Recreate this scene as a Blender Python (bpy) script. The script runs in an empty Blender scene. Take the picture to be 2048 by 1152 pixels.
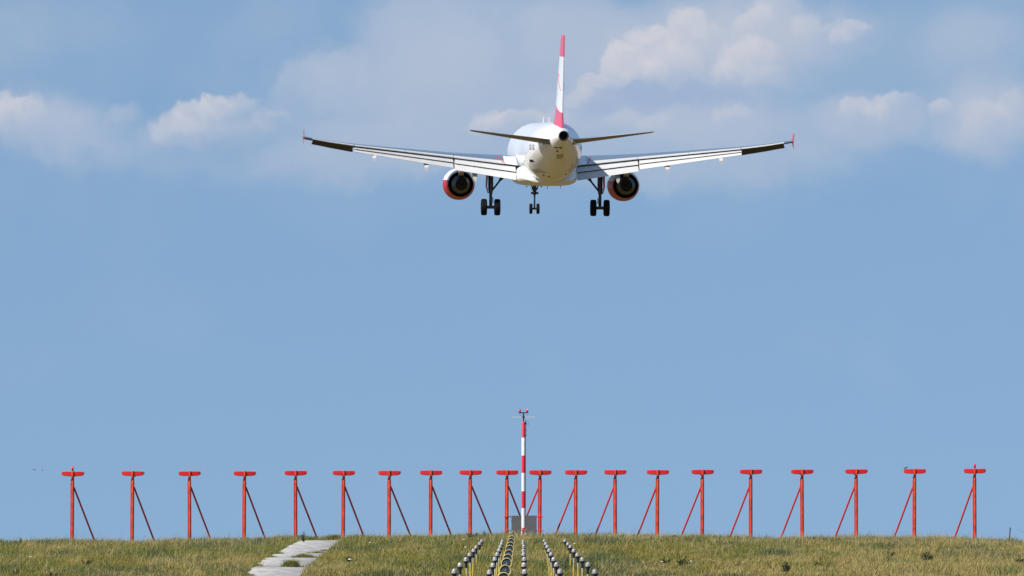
import bpy, bmesh, math, random
import numpy as np
from mathutils import Vector, Matrix

S = bpy.context.scene
COL = S.collection
R = math.radians
F = 21367.0            # focal length of the photograph in its own pixels
HOR, AX = 1180.0, 1044.0   # level of the eye and the runway axis in the photograph


def at(px, py, d):
    """a photograph pixel seen at distance d along the runway axis"""
    return Vector(((px - AX) * d / F, d, (HOR - py) * d / F))


# ------------------------------------------------------------------ camera
cam = bpy.data.cameras.new('camera')
cam.sensor_width = 36.0
cam.lens = 36.0 * F / 2048.0
cam.clip_start, cam.clip_end = 1.0, 60000.0
co = bpy.data.objects.new('camera', cam)
COL.objects.link(co)
co.rotation_euler = (R(90) + (HOR - 576.0) / F, 0.0, (AX - 1024.0) / F)
S.camera = co

# ------------------------------------------------------------------ light
SUN_EL, SUN_AZ = 42.0, 237.0      # degrees; azimuth clockwise from +Y (sun behind the left shoulder)
sl = bpy.data.lights.new('sun', 'SUN')
sl.energy = 4.8
sl.angle = R(0.53)
sl.color = (1.0, 0.94, 0.85)
so = bpy.data.objects.new('sun', sl)
COL.objects.link(so)
sdir = Vector((math.sin(R(SUN_AZ)) * math.cos(R(SUN_EL)), math.cos(R(SUN_AZ)) * math.cos(R(SUN_EL)), math.sin(R(SUN_EL))))
so.rotation_euler = sdir.to_track_quat('Z', 'Y').to_euler()
so.location = sdir * 200

S.view_settings.view_transform = 'Standard'
S.view_settings.look = 'None'
S.view_settings.exposure = 0.35
S.view_settings.gamma = 1.0
S.view_settings.use_curve_mapping = False
S.cycles.max_bounces = 5
S.cycles.diffuse_bounces = 2
S.cycles.glossy_bounces = 2

# ------------------------------------------------------------------ sky (world)
W = bpy.data.worlds.new('World')
S.world = W
W.use_nodes = True
nt = W.node_tree
nt.nodes.clear()
N, L = nt.nodes, nt.links


def nd(t, **kw):
    n = N.new(t)
    for k, v in kw.items():
        setattr(n, k, v)
    return n


def mth(op, a, b=None, c=None, clamp=False):
    n = nd('ShaderNodeMath', operation=op, use_clamp=clamp)
    for i, v in enumerate((a, b, c)):
        if v is None:
            continue
        if isinstance(v, (int, float)):
            n.inputs[i].default_value = v
        else:
            L.new(v, n.inputs[i])
    return n.outputs[0]


def sstep(v, lo, hi):
    n = nd('ShaderNodeMapRange', interpolation_type='SMOOTHSTEP')
    L.new(v, n.inputs[0])
    n.inputs[1].default_value, n.inputs[2].default_value = lo, hi
    return n.outputs[0]


def mixc(fac, a, b):
    n = nd('ShaderNodeMix', data_type='RGBA')
    L.new(fac, n.inputs[0])
    for i, v in ((6, a), (7, b)):
        if isinstance(v, tuple):
            n.inputs[i].default_value = (*v, 1)
        else:
            L.new(v, n.inputs[i])
    return n.outputs[2]


tc = nd('ShaderNodeTexCoord')
sep = nd('ShaderNodeSeparateXYZ')
L.new(tc.outputs['Generated'], sep.inputs[0])
dx, dy, dz = sep.outputs
ysafe = mth('MAXIMUM', mth('ABSOLUTE', dy), 0.02)
K = F / 1000.0
cu = mth('MULTIPLY', mth('DIVIDE', dx, ysafe), K)      # azimuth / elevation of the direction, in thousandths of F
cv = mth('MULTIPLY', mth('DIVIDE', dz, ysafe), K)
cmb = nd('ShaderNodeCombineXYZ')
L.new(cu, cmb.inputs[0]); L.new(cv, cmb.inputs[1])
P0 = cmb.outputs[0]
# clear sky: the physical sky, looked up a little higher so that the low strip is blue, not white
lift = nd('ShaderNodeCombineXYZ')
L.new(dx, lift.inputs[0]); L.new(dy, lift.inputs[1])
L.new(mth('ADD', mth('MULTIPLY', dz, 0.75), 0.235), lift.inputs[2])
nrm = nd('ShaderNodeVectorMath', operation='NORMALIZE')
L.new(lift.outputs[0], nrm.inputs[0])
sky = nd('ShaderNodeTexSky', sky_type='NISHITA')
sky.sun_disc = False
sky.sun_elevation = R(SUN_EL)
sky.sun_rotation = R(SUN_AZ)
sky.air_density, sky.dust_density, sky.ozone_density = 1.0, 0.6, 1.3
L.new(nrm.outputs[0], sky.inputs[0])
tint = nd('ShaderNodeMix', data_type='RGBA', blend_type='MULTIPLY')
tint.inputs[0].default_value = 1.0
L.new(sky.outputs[0], tint.inputs[6])
SKY_TINT = (0.93, 1.01, 1.03)
tint.inputs[7].default_value = (*SKY_TINT, 1)


def noise(vec, scale, detail=5.0, rough=0.55, dim='3D'):
    n = nd('ShaderNodeTexNoise', noise_dimensions=dim)
    L.new(vec, n.inputs['Vector'])
    n.inputs['Scale'].default_value = scale
    n.inputs['Detail'].default_value = detail
    n.inputs['Roughness'].default_value = rough
    return n


def vm(op, a, b):
    n = nd('ShaderNodeVectorMath', operation=op)
    for i, v in enumerate((a, b)):
        if isinstance(v, tuple):
            n.inputs[i].default_value = v
        else:
            L.new(v, n.inputs[i])
    return n.outputs[0]


def warp(p, scale, amp, detail):
    n = noise(p, scale, detail)
    return vm('ADD', p, vm('MULTIPLY', vm('SUBTRACT', n.outputs['Color'], (0.5, 0.5, 0.5)), (amp, amp, 0.0)))


P1 = warp(warp(P0, 5.0, 0.16, 3.0), 17.0, 0.055, 5.0)


def blobs(lst):
    """sum of soft spots on the sky: photograph x, y, half widths, weight"""
    tot = None
    for (x, y, rx, ry, w) in lst:
        m = nd('ShaderNodeMapping', vector_type='TEXTURE')
        L.new(P1, m.inputs[0])
        m.inputs['Location'].default_value = ((x - AX) / 1000, (HOR - y) / 1000, 0)
        m.inputs['Scale'].default_value = (rx / 1000, ry / 1000, 1)
        g = nd('ShaderNodeTexGradient', gradient_type='QUADRATIC_SPHERE' if False else 'SPHERICAL')
        L.new(m.outputs[0], g.inputs[0])
        v = mth('MULTIPLY', g.outputs['Fac'], w)
        tot = v if tot is None else mth('ADD', tot, v)
    return tot


fine = noise(P0, 9.0, 7.0, 0.6).outputs['Fac']
soft = noise(P0, 3.2, 4.0, 0.5).outputs['Fac']
# light and shade of the billows: the same noise taken a step towards the sun's side and compared
OFF = vm('ADD', P1, (-0.010, 0.016, 0.0))
rel1 = mth('SUBTRACT', noise(P1, 11.0, 6.0, 0.55).outputs['Fac'], noise(OFF, 11.0, 6.0, 0.55).outputs['Fac'])
OFF2 = vm('ADD', P1, (-0.03, 0.045, 0.0))
rel2 = mth('SUBTRACT', noise(P1, 4.0, 4.0, 0.5).outputs['Fac'], noise(OFF2, 4.0, 4.0, 0.5).outputs['Fac'])
relief = mth('MULTIPLY_ADD', rel1, 2.0, mth('MULTIPLY_ADD', rel2, 1.6, 0.55), clamp=True)
sheet = blobs([(900, 60, 260, 150, 1.1), (860, 200, 280, 150, 1.2), (1010, 180, 260, 170, 0.9), (640, 150, 120, 70, 0.9),
               (720, 290, 220, 70, 0.8), (1180, 100, 220, 150, 0.8), (1330, 260, 330, 110, 1.0), (1450, 60, 300, 120, 0.8),
               (200, 290, 330, 70, 0.7), (100, 240, 170, 70, 0.7), (1980, 240, 190, 120, 0.9), (1800, 230, 190, 70, 0.7),
               (1960, 60, 170, 130, 0.7), (1620, 300, 240, 70, 0.6), (60, 60, 260, 120, 0.45), (520, 330, 360, 60, 0.55),
               (1300, 350, 500, 60, 0.55), (1020, 330, 260, 60, 0.5)])
P2 = warp(warp(P0, 13.0, 0.060, 3.0), 42.0, 0.022, 4.0)
sep2 = nd('ShaderNodeSeparateXYZ')
L.new(P2, sep2.inputs[0])


def lobe(col_in, x, y, rx, ry, col, w, edge=0.22, fade=1.5, up=(-0.45, 0.89)):
    """one billow: a firm rim on its upper left, melting away downwards"""
    qx = mth('MULTIPLY_ADD', sep2.outputs[0], 1000 / rx, -(x - AX) / rx)
    qy = mth('MULTIPLY_ADD', sep2.outputs[1], 1000 / ry, -(HOR - y) / ry)
    r2 = mth('SQRT', mth('MULTIPLY_ADD', qx, qx, mth('MULTIPLY', qy, qy)))
    rim = sstep(r2, 1.0 + edge * .3, 1.0 - edge)
    d = mth('MULTIPLY_ADD', qx, up[0], mth('MULTIPLY', qy, up[1]))
    f = mth('MULTIPLY', rim, sstep(d, 0.75 - fade, 0.75))
    return mixc(mth('MULTIPLY', f, w), col_in, col)


thin = mth('MULTIPLY', sstep(soft, 0.35, 0.8), sstep(cv, 0.62, 0.95))
gs = sstep(mth('ADD', sheet, mth('MULTIPLY', mth('SUBTRACT', soft, 0.5), 1.0)), 0.0, 0.95)
SC = 10.0 / 1.275                          # colours below are as seen; background strength and exposure taken out
sc = lambda *c: tuple(v * SC for v in c)
GREY = sc(0.370, 0.475, 0.650)
GREYL = sc(0.428, 0.515, 0.655)
LIT = sc(0.690, 0.675, 0.710)
MID = sc(0.530, 0.565, 0.670)
BASE = sc(0.335, 0.440, 0.645)
cc = mixc(mth('MULTIPLY', thin, 0.40), tint.outputs[2], GREY)
cc = mixc(mth('MULTIPLY', gs, 0.72), cc, mixc(relief, GREY, GREYL))
litc = mixc(relief, MID, LIT)
for (x, y, rx, ry, w, e) in ((1000, 120, 330, 190, .35, .5), (850, 130, 155, 160, .45, .25), (640, 185, 105, 92, .55, .2), (690, 140, 60, 50, .3, .25), (900, 250, 260, 130, .35, .5), (960, 130, 90, 60, .3, .4),
                             (1960, 110, 150, 110, .40, .4), (1990, 260, 110, 80, .4, .4), (1150, 90, 130, 100, .4, .4), (1480, 90, 240, 130, .45, .45), (130, 250, 160, 60, .3, .5), (1820, 140, 320, 170, .38, .6), (1450, 300, 420, 110, .35, .6), (760, 300, 300, 80, .35, .6), (80, 90, 320, 130, .22, .6), (1700, 250, 160, 70, .35, .5)):
    cc = lobe(cc, x, y, rx, ry, GREYL, w, e, 2.2)
CREAM = sc(0.535, 0.565, 0.660)
for (x, y, rx, ry, w, e) in ((1410, 95, 215, 130, .50, .55), (1545, 110, 130, 110, .45, .5), (1300, 150, 170, 90, .40, .55), (1660, 70, 130, 70, .30, .5), (1740, 240, 130, 60, .35, .5), (1985, 235, 120, 90, .40, .5),
                             (1420, 250, 200, 60, .35, .5), (1200, 220, 150, 60, .35, .5), (1150, 60, 140, 110, .20, .5), (900, 130, 120, 80, .22, .5), (450, 250, 150, 60, .25, .5), (60, 235, 130, 70, .30, .5)):
    cc = lobe(cc, x, y, rx, ry, CREAM, w, e, 2.4)
for (x, y, rx, ry, w, e) in ((430, 272, 165, 42, .38, .5), (250, 232, 42, 30, .25, .5), (345, 258, 48, 34, .55, .3), (385, 238, 52, 42, .62, .25), (470, 222, 58, 36, .50, .3), (430, 222, 50, 36, .60, .25), (545, 245, 42, 28, .3, .4),
                             (30, 235, 78, 56, .62, .3), (-5, 225, 50, 44, .4, .3),
                             (1512, 50, 52, 44, .45, .3), (1560, 20, 60, 40, .35, .4), (1614, 58, 36, 42, .42, .35), (1700, 66, 52, 26, .55, .3), (1665, 52, 26, 18, .3, .4),
                             (1375, 72, 52, 72, .75, .22), (1420, 95, 62, 62, .38, .4), (1307, 95, 56, 56, .80, .22), (1345, 125, 66, 48, .60, .3), (1250, 135, 52, 46, .78, .22), (1290, 150, 60, 36, .6, .3), (1200, 176, 50, 30, .5, .3), (1160, 200, 46, 26, .35, .4),
                             (1500, 128, 72, 56, .68, .22), (1455, 145, 40, 34, .55, .25), (1535, 165, 56, 40, .35, .4),
                             (1790, 210, 52, 34, .55, .25), (1712, 222, 34, 28, .5, .3), (1750, 226, 44, 28, .35, .4), (1880, 222, 30, 28, .5, .3), (1975, 240, 64, 46, .42, .35), (2030, 215, 40, 40, .35, .4),
                             (1353, 226, 36, 24, .42, .3), (1466, 230, 44, 30, .42, .35), (1256, 238, 46, 22, .38, .35), (1310, 245, 40, 20, .3, .4), (1030, 246, 92, 30, .50, .3), (985, 240, 40, 26, .4, .3), (1110, 240, 50, 24, .25, .4)):
    cc = lobe(cc, x, y, rx, ry, litc, w, e)
for (x, y, rx, ry, w) in ((1236, 205, 62, 34, .6), (1268, 186, 40, 24, .6), (1325, 203, 62, 34, .6), (1389, 186, 38, 30, .6), (1435, 204, 44, 30, .45), (1180, 225, 60, 26, .4), (1290, 215, 120, 30, .5)):
    cc = lobe(cc, x, y, rx, ry, BASE, w, .3, 1.8, (0, 1))
c4 = cc
bg = nd('ShaderNodeBackground')
L.new(c4, bg.inputs[0])
bg.inputs[1].default_value = 0.1
wo = nd('ShaderNodeOutputWorld')
L.new(bg.outputs[0], wo.inputs[0])


# ------------------------------------------------------------------ helpers
def tag(o, label=None, cat=None, group=None, kind=None):
    for k, v in (('label', label), ('category', cat), ('group', group), ('kind', kind)):
        if v:
            o[k] = v
    return o


def empty(name, loc=(0, 0, 0), rot=(0, 0, 0)):
    o = bpy.data.objects.new(name, None)
    o.empty_display_size = 0.2
    COL.objects.link(o)
    o.location, o.rotation_euler = loc, rot
    return o


class MB:
    """collects shapes, then links them as ONE mesh object"""
    def __init__(s):
        s.v, s.f, s.m = [], [], []

    def add(s, vs, fs, mi=0):
        o = len(s.v)
        s.v += [tuple(p) for p in vs]
        s.f += [tuple(i + o for i in f) for f in fs]
        s.m += [mi] * len(fs)

    def loft(s, rings, mi=0, caps=True, closed=True):
        n = len(rings[0])
        vs = [p for r in rings for p in r]
        fs = []
        for i in range(len(rings) - 1):
            for j in range(n if closed else n - 1):
                k = (j + 1) % n
                fs.append((i * n + j, i * n + k, (i + 1) * n + k, (i + 1) * n + j))
        if caps:
            fs.append(tuple(range(n))[::-1])
            fs.append(tuple(range((len(rings) - 1) * n, len(rings) * n)))
        s.add(vs, fs, mi)

    def tube(s, pts, r, n=12, mi=0):
        pts = [Vector(p) for p in pts]
        rs = r if isinstance(r, (list, tuple)) else [r] * len(pts)
        rings = []
        for i, p in enumerate(pts):
            d = (pts[min(i + 1, len(pts) - 1)] - pts[max(i - 1, 0)]).normalized()
            up = Vector((0, 0, 1)) if abs(d.z) < 0.9 else Vector((0, 1, 0))
            a = d.cross(up).normalized()
            b = d.cross(a)
            rings.append([p + (a * math.cos(t) + b * math.sin(t)) * rs[i] for t in [2 * math.pi * k / n for k in range(n)]])
        s.loft(rings, mi)

    def lathe(s, prof, n=24, axis='z', c=(0, 0, 0), mi=0, caps=True):
        """prof: (radius, height along the axis)"""
        rings = []
        for r, h in prof:
            ring = []
            for k in range(n):
                t = 2 * math.pi * k / n
                a, b = r * math.cos(t), r * math.sin(t)
                q = {'z': (a, b, h), 'y': (a, h, b), 'x': (h, a, b)}[axis]
                ring.append((c[0] + q[0], c[1] + q[1], c[2] + q[2]))
            rings.append(ring)
        s.loft(rings, mi, caps)

    def box(s, lo, hi, mi=0):
        x0, y0, z0 = lo
        x1, y1, z1 = hi
        s.add([(x0, y0, z0), (x1, y0, z0), (x1, y1, z0), (x0, y1, z0), (x0, y0, z1), (x1, y0, z1), (x1, y1, z1), (x0, y1, z1)],
              [(0, 3, 2, 1), (4, 5, 6, 7), (0, 1, 5, 4), (1, 2, 6, 5), (2, 3, 7, 6), (3, 0, 4, 7)], mi)

    def build(s, name, mats, parent=None, smooth=35, bevel=0):
        me = bpy.data.meshes.new(name)
        me.from_pydata(s.v, [], s.f)
        for m in (mats if isinstance(mats, (list, tuple)) else [mats]):
            me.materials.append(m)
        me.polygons.foreach_set('material_index', s.m)
        bm = bmesh.new()
        bm.from_mesh(me)
        bmesh.ops.recalc_face_normals(bm, faces=bm.faces)
        if smooth:
            for f in bm.faces:
                f.smooth = True
            for e in bm.edges:
                if len(e.link_faces) == 2 and e.calc_face_angle(0) > R(smooth):
                    e.smooth = False
        bm.to_mesh(me)
        bm.free()
        o = bpy.data.objects.new(name, me)
        COL.objects.link(o)
        if bevel:
            b = o.modifiers.new('bevel', 'BEVEL')
            b.width, b.segments, b.limit_method = bevel, 2, 'ANGLE'
        o.parent = parent
        return o


def kids(o):
    return list(o.children)


def copy_tree(o, parent=None):
    c = o.copy()
    COL.objects.link(c)
    c.parent = parent
    for ch in kids(o):
        copy_tree(ch, c)
    return c


MATS = {}


def mat(name, col, rough=0.5, metal=0.0, coat=0.0, var=0.0, vscale=3.0, spec=0.5, trans=0.0):
    """principled paint with a little uneven wear"""
    m = bpy.data.materials.new(name)
    m.use_nodes = True
    t = m.node_tree
    b = t.nodes['Principled BSDF']
    b.inputs['Base Color'].default_value = (*col, 1)
    b.inputs['Roughness'].default_value = rough
    b.inputs['Metallic'].default_value = metal
    b.inputs['Coat Weight'].default_value = coat
    b.inputs['Coat Roughness'].default_value = 0.08
    b.inputs['Specular IOR Level'].default_value = spec
    if var:
        tcn = t.nodes.new('ShaderNodeTexCoord')
        nz = t.nodes.new('ShaderNodeTexNoise')
        nz.noise_dimensions = '4D'
        nz.inputs['Scale'].default_value = vscale
        nz.inputs['Detail'].default_value = 6
        oi = t.nodes.new('ShaderNodeObjectInfo')
        wm = t.nodes.new('ShaderNodeMath'); wm.operation = 'MULTIPLY'; wm.inputs[1].default_value = 37.0
        t.links.new(oi.outputs['Random'], wm.inputs[0])
        t.links.new(wm.outputs[0], nz.inputs['W'])
        t.links.new(tcn.outputs['Object'], nz.inputs['Vector'])
        mr = t.nodes.new('ShaderNodeMapRange')
        mr.inputs[1].default_value, mr.inputs[2].default_value = 0.3, 0.7
        mr.inputs[3].default_value, mr.inputs[4].default_value = 1 - var, 1 + var * 0.4
        t.links.new(nz.outputs['Fac'], mr.inputs[0])
        mx = t.nodes.new('ShaderNodeVectorMath')
        mx.operation = 'MULTIPLY'
        mx.inputs[0].default_value = col
        t.links.new(mr.outputs[0], mx.inputs[1])
        t.links.new(mx.outputs[0], b.inputs['Base Color'])
    MATS[name] = m
    return m


WHITEP = mat('white_paint', (0.84, 0.845, 0.85), 0.28, coat=0.5, var=0.06, vscale=0.8)
GREYP = mat('wing_grey_sky', (0.135, 0.180, 0.240), 0.18, coat=0.6, var=0.08, vscale=0.9)  # grey paint with the sky's reflection worked in as a blue tint
FLAPP = mat('flap_white', (0.56, 0.565, 0.565), 0.4, coat=0.0, var=0.07, vscale=1.2)
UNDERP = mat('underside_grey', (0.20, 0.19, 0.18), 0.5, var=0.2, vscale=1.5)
AILP = mat('aileron_shade', (0.060, 0.055, 0.050), 0.6, var=0.35, vscale=2.2)
GAPBLACK = mat('gap_black', (0.005, 0.006, 0.010), 0.7, spec=0.2)
SLOT = mat('slot_blue', (0.06, 0.085, 0.13), 0.4)
REDP = mat('red_paint', (0.66, 0.022, 0.050), 0.35, coat=0.15, var=0.08)
DARKM = mat('dark_metal', (0.028, 0.028, 0.03), 0.45, metal=0.4, var=0.3, vscale=6)
STEEL = mat('gear_steel', (0.055, 0.056, 0.06), 0.45, metal=0.3, var=0.45, vscale=7)
COREM = mat('exhaust_metal', (0.032, 0.032, 0.033), 0.42, metal=0.35, var=0.3, vscale=4)
BLACK = mat('duct_black', (0.006, 0.006, 0.007), 0.8)  # inner faces of exhaust pipe, fan duct and nozzle
TYRE = mat('tyre_rubber', (0.0045, 0.005, 0.008), 0.8, var=0.3, vscale=8, spec=0.15)
EMB = mat('emblem_red', (0.46, 0.010, 0.028), 0.4)
DOORP = mat('gear_door_red', (0.42, 0.06, 0.075), 0.4, var=0.2)
REGM = mat('lettering_grey', (0.12, 0.12, 0.16), 0.5)
STAIN = mat('oil_stain', (0.55, 0.53, 0.47), 0.5, var=0.4, vscale=4)
ORANGE = mat('orange_red_paint', (0.56, 0.048, 0.011), 0.45, coat=0.05, var=0.5, vscale=3.0)
BRACE = mat('brace_red', (0.50, 0.030, 0.036), 0.5, var=0.25, vscale=5)
HEADR = mat('radome_red', (0.66, 0.010, 0.012), 0.42, coat=0.08, var=0.2, vscale=4)
CLAMP = mat('clamp_orange', (0.55, 0.05, 0.015), 0.45, var=0.25, vscale=9)
CABG = mat('panel_grey', (0.105, 0.105, 0.115), 0.55, var=0.12, vscale=4)
YEL = mat('yellow_paint', (0.52, 0.40, 0.055), 0.45, var=0.2, vscale=8)
RIMY = mat('rim_yellow', (0.66, 0.56, 0.25), 0.45, var=0.15, vscale=12)
LAMPW = mat('lamp_cap', (0.37, 0.36, 0.34), 0.2, coat=0.4, var=0.75, vscale=26)
LAMPK = mat('lamp_base', (0.018, 0.019, 0.03), 0.45)
GREYTUBE = mat('stem_grey', (0.42, 0.42, 0.38), 0.5, var=0.2, vscale=10)
GLASSK = mat('dark_lens', (0.018, 0.034, 0.045), 0.07, coat=1.0, spec=0.8)
LAMPR = mat('red_lens', (0.72, 0.010, 0.045), 0.15, coat=0.8)
BIRDM = mat('bird_dark', (0.06, 0.06, 0.065), 0.7)

# ------------------------------------------------------------------ terrain
PROF = np.array([(-3000, -1.7), (290, -1.7), (310, -1.66), (340, -1.40), (370, -0.95), (400, -0.30), (430, 0.40), (454, 0.98), (484, 1.54),
                 (514, 2.00), (540, 2.40), (560, 2.66), (575, 2.80), (590, 2.84), (625, 2.80), (700, 2.3), (850, 1.2), (1100, 0.6), (60000, 0.0)])
LAT = np.array([(-700, -0.45), (0, -0.36), (120, -0.33), (300, -0.30), (480, -0.26), (590, -0.20), (645, -0.22), (720, -0.10), (860, -0.12), (900, -0.08),
                (950, 0.02), (1000, 0.05), (1050, 0.03), (1090, -0.05), (1200, -0.07), (1400, -0.12), (1560, -0.15), (1700, -0.18),
                (1800, -0.22), (1950, -0.24), (2048, -0.32), (2700, -0.45)])
LATX = (LAT[:, 0] - AX) * 560 / F


def gz(x, y):
    x, y = np.asarray(x, float), np.asarray(y, float)
    w = np.clip((y - 380) / 120, 0, 1) * np.clip((1500 - y) / 800, 0, 1)
    und = 0.03 * np.sin(x * 0.9 + 1.3 * np.sin(y * 0.05)) + 0.035 * np.sin(x * 0.37 + y * 0.021)
    near = np.clip((70 - np.abs(x)) / 20, 0, 1)
    return np.interp(y, PROF[:, 0], PROF[:, 1]) + w * (np.interp(x, LATX, LAT[:, 1]) + und * near)


def path_x(y):
    return -10.25 - (np.asarray(y, float) - 430) * (0.40 / 140)


xs = np.concatenate([[-30000, -8000, -2000, -600, -200, -100, -70], np.arange(-50, 50.1, 1.0), [70, 100, 200, 600, 2000, 8000, 30000]])
ys = np.concatenate([[-3000, -500, -50, 0, 100, 200, 260], np.arange(290, 640, 2.5), [660, 700, 760, 850, 1000, 1500, 3000, 8000, 40000]])
gx, gy = np.meshgrid(xs, ys)
gzz = gz(gx, gy)
me = bpy.data.meshes.new('ground')
nx, ny = len(xs), len(ys)
ii = np.arange(nx * ny).reshape(ny, nx)
quads = np.stack([ii[:-1, :-1], ii[:-1, 1:], ii[1:, 1:], ii[1:, :-1]], -1).reshape(-1, 4)
me.from_pydata(np.stack([gx, gy, gzz], -1).reshape(-1, 3).tolist(), [], quads.tolist())
me.polygons.foreach_set('use_smooth', [True] * len(me.polygons))
gm = bpy.data.materials.new('dry_soil_and_grass')
gm.use_nodes = True
t = gm.node_tree
b = t.nodes['Principled BSDF']
b.inputs['Roughness'].default_value = 0.95
b.inputs['Specular IOR Level'].default_value = 0.1
tcn = t.nodes.new('ShaderNodeTexCoord')
nz1 = t.nodes.new('ShaderNodeTexNoise'); nz1.inputs['Scale'].default_value = 0.35; nz1.inputs['Detail'].default_value = 8
nz2 = t.nodes.new('ShaderNodeTexNoise'); nz2.inputs['Scale'].default_value = 0.02; nz2.inputs['Detail'].default_value = 5
for q in (nz1, nz2):
    t.links.new(tcn.outputs['Object'], q.inputs['Vector'])
r1 = t.nodes.new('ShaderNodeValToRGB')
r1.color_ramp.elements[0].position, r1.color_ramp.elements[0].color = 0.3, (0.066, 0.054, 0.016, 1)
r1.color_ramp.elements[1].position, r1.color_ramp.elements[1].color = 0.7, (0.200, 0.138, 0.046, 1)
ad = t.nodes.new('ShaderNodeMath'); ad.operation = 'MULTIPLY_ADD'
ad.inputs[1].default_value = 0.5
t.links.new(nz1.outputs['Fac'], ad.inputs[0])
mu = t.nodes.new('ShaderNodeMath'); mu.operation = 'MULTIPLY'; mu.inputs[1].default_value = 0.5
t.links.new(nz2.outputs['Fac'], mu.inputs[0])
t.links.new(mu.outputs[0], ad.inputs[2])
t.links.new(ad.outputs[0], r1.inputs[0])
t.links.new(r1.outputs[0], b.inputs['Base Color'])
me.materials.append(gm)
ground = bpy.data.objects.new('ground', me)
COL.objects.link(ground)
tag(ground, kind='structure')

# concrete service path on the left: slabs with open joints
pm = bpy.data.materials.new('old_concrete')
pm.use_nodes = True
t = pm.node_tree
b = t.nodes['Principled BSDF']
b.inputs['Roughness'].default_value = 0.9
tcn = t.nodes.new('ShaderNodeTexCoord')
mp = t.nodes.new('ShaderNodeMapping'); mp.inputs['Scale'].default_value = (1, 0.12, 1)
t.links.new(tcn.outputs['Object'], mp.inputs[0])
nz1 = t.nodes.new('ShaderNodeTexNoise'); nz1.inputs['Scale'].default_value = 1.4; nz1.inputs['Detail'].default_value = 9
nz1.inputs['Roughness'].default_value = 0.65
t.links.new(mp.outputs[0], nz1.inputs['Vector'])
r1 = t.nodes.new('ShaderNodeValToRGB')
r1.color_ramp.elements[0].position, r1.color_ramp.elements[0].color = 0.32, (0.25, 0.24, 0.225, 1)
r1.color_ramp.elements[1].position, r1.color_ramp.elements[1].color = 0.62, (0.43, 0.415, 0.40, 1)
t.links.new(nz1.outputs['Fac'], r1.inputs[0])
t.links.new(r1.outputs[0], b.inputs['Base Color'])
pb = MB()
rng = random.Random(4)
JOINTS = [404, 431, 458, 485, 512, 541, 571]
for a, c in zip(JOINTS[:-1], JOINTS[1:]):
    steps = np.linspace(a + 0.22, c - 0.22, 14)
    dzs = rng.uniform(-0.012, 0.03)
    rings = []
    for yv in steps:
        cx = float(path_x(yv))
        wl = 1.15 + 0.07 * math.sin(yv * 0.9) + rng.uniform(-0.05, 0.05)
        wr = 1.15 + 0.06 * math.sin(yv * 1.3 + 2) + rng.uniform(-0.05, 0.05)
        zc = float(gz(cx, yv)) + 0.07 + dzs
        row = [(cx - wl, yv, zc - 0.2), (cx - wl, yv, zc - 0.012), (cx - wl + 0.02, yv, zc), (cx - 0.3, yv, zc + 0.012),
               (cx + wr - 0.02, yv, zc), (cx + wr, yv, zc - 0.012), (cx + wr, yv, zc - 0.2)]
        rings.append(row)
    pb.loft(rings)
po = pb.build('path', pm, smooth=40)
tag(po, kind='structure')

# ------------------------------------------------------------------ grass (one mesh, nobody could count it)
nr = np.random.default_rng(11)


def vnoise(x, y, sx, sy, seed, octaves=3):
    """value noise on the ground, cell size sx by sy metres"""
    out, amp, tot = np.zeros_like(x), 1.0, 0.0
    r = np.random.default_rng(seed)
    for o in range(octaves):
        tab = r.random((256, 256))
        u, v = x / sx + 1000.3, y / sy + 1000.7
        iu, iv = np.floor(u).astype(int), np.floor(v).astype(int)
        fu, fv = u - iu, v - iv
        fu, fv = fu * fu * (3 - 2 * fu), fv * fv * (3 - 2 * fv)
        g = lambda a, b: tab[a % 256, b % 256]
        out += amp * ((g(iu, iv) * (1 - fu) + g(iu + 1, iv) * fu) * (1 - fv) + (g(iu, iv + 1) * (1 - fu) + g(iu + 1, iv + 1) * fu) * fv)
        tot += amp
        amp *= 0.5
        sx, sy = sx / 2, sy / 2
    return out / tot


NT = 110000
ty = 424 + (612 - 424) * nr.random(NT)
tx = nr.uniform(-1, 1, NT) * (0.056 * ty + 2)
keep = np.abs(tx - path_x(ty)) > 1.15 + 0.24 * vnoise(tx * 0 + np.sign(tx - path_x(ty)) * 5, ty, 1.0, 2.2, 77)
keep |= (ty > 571.5)
tx, ty = tx[keep], ty[keep]
# tufts in the joints and cracks of the path
CRACK = [(581, 458.0, 0.36, 0.34, 260), (600, 458.2, 0.5, 0.07, 60), (604, 485.0, 0.75, 0.22, 340), (617, 506, 0.22, 0.12, 80), (635, 505, 0.32, 0.14, 120),
         (647, 514, 0.18, 0.12, 60), (668, 577, 0.55, 0.34, 300), (618, 573, 0.4, 0.2, 120), (520, 458, 0.3, 0.1, 60), (560, 485, 0.35, 0.07, 60), (565, 431.5, 0.9, 0.10, 100), (640, 570, 1.1, 0.12, 260),
         (574, 458, 1.0, 0.045, 220), (606, 485, 1.0, 0.040, 220), (628, 512, 0.9, 0.035, 160), (545, 431, 1.0, 0.05, 200), (516, 460, 0.35, 0.16, 160), (542, 486, 0.4, 0.16, 160), (494, 440, 0.3, 0.16, 120), (558, 502, 0.3, 0.16, 100)]
cxs, cys, chs = [], [], []
for (px, d, w, h, n) in CRACK:
    x0 = (px - AX) * d / F
    q = nr.normal(0, 0.45, n)
    cxs.append(x0 + q * w); cys.append(d + nr.normal(0, 0.15, n)); chs.append(h * np.exp(-(q * 1.3) ** 2) * nr.uniform(0.6, 1.2, n) + 0.03)
n0 = len(tx)
tx = np.concatenate([tx] + cxs); ty = np.concatenate([ty] + cys)
cr_h = np.concatenate([np.zeros(n0)] + chs)
NB = 7
n = len(tx)
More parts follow.
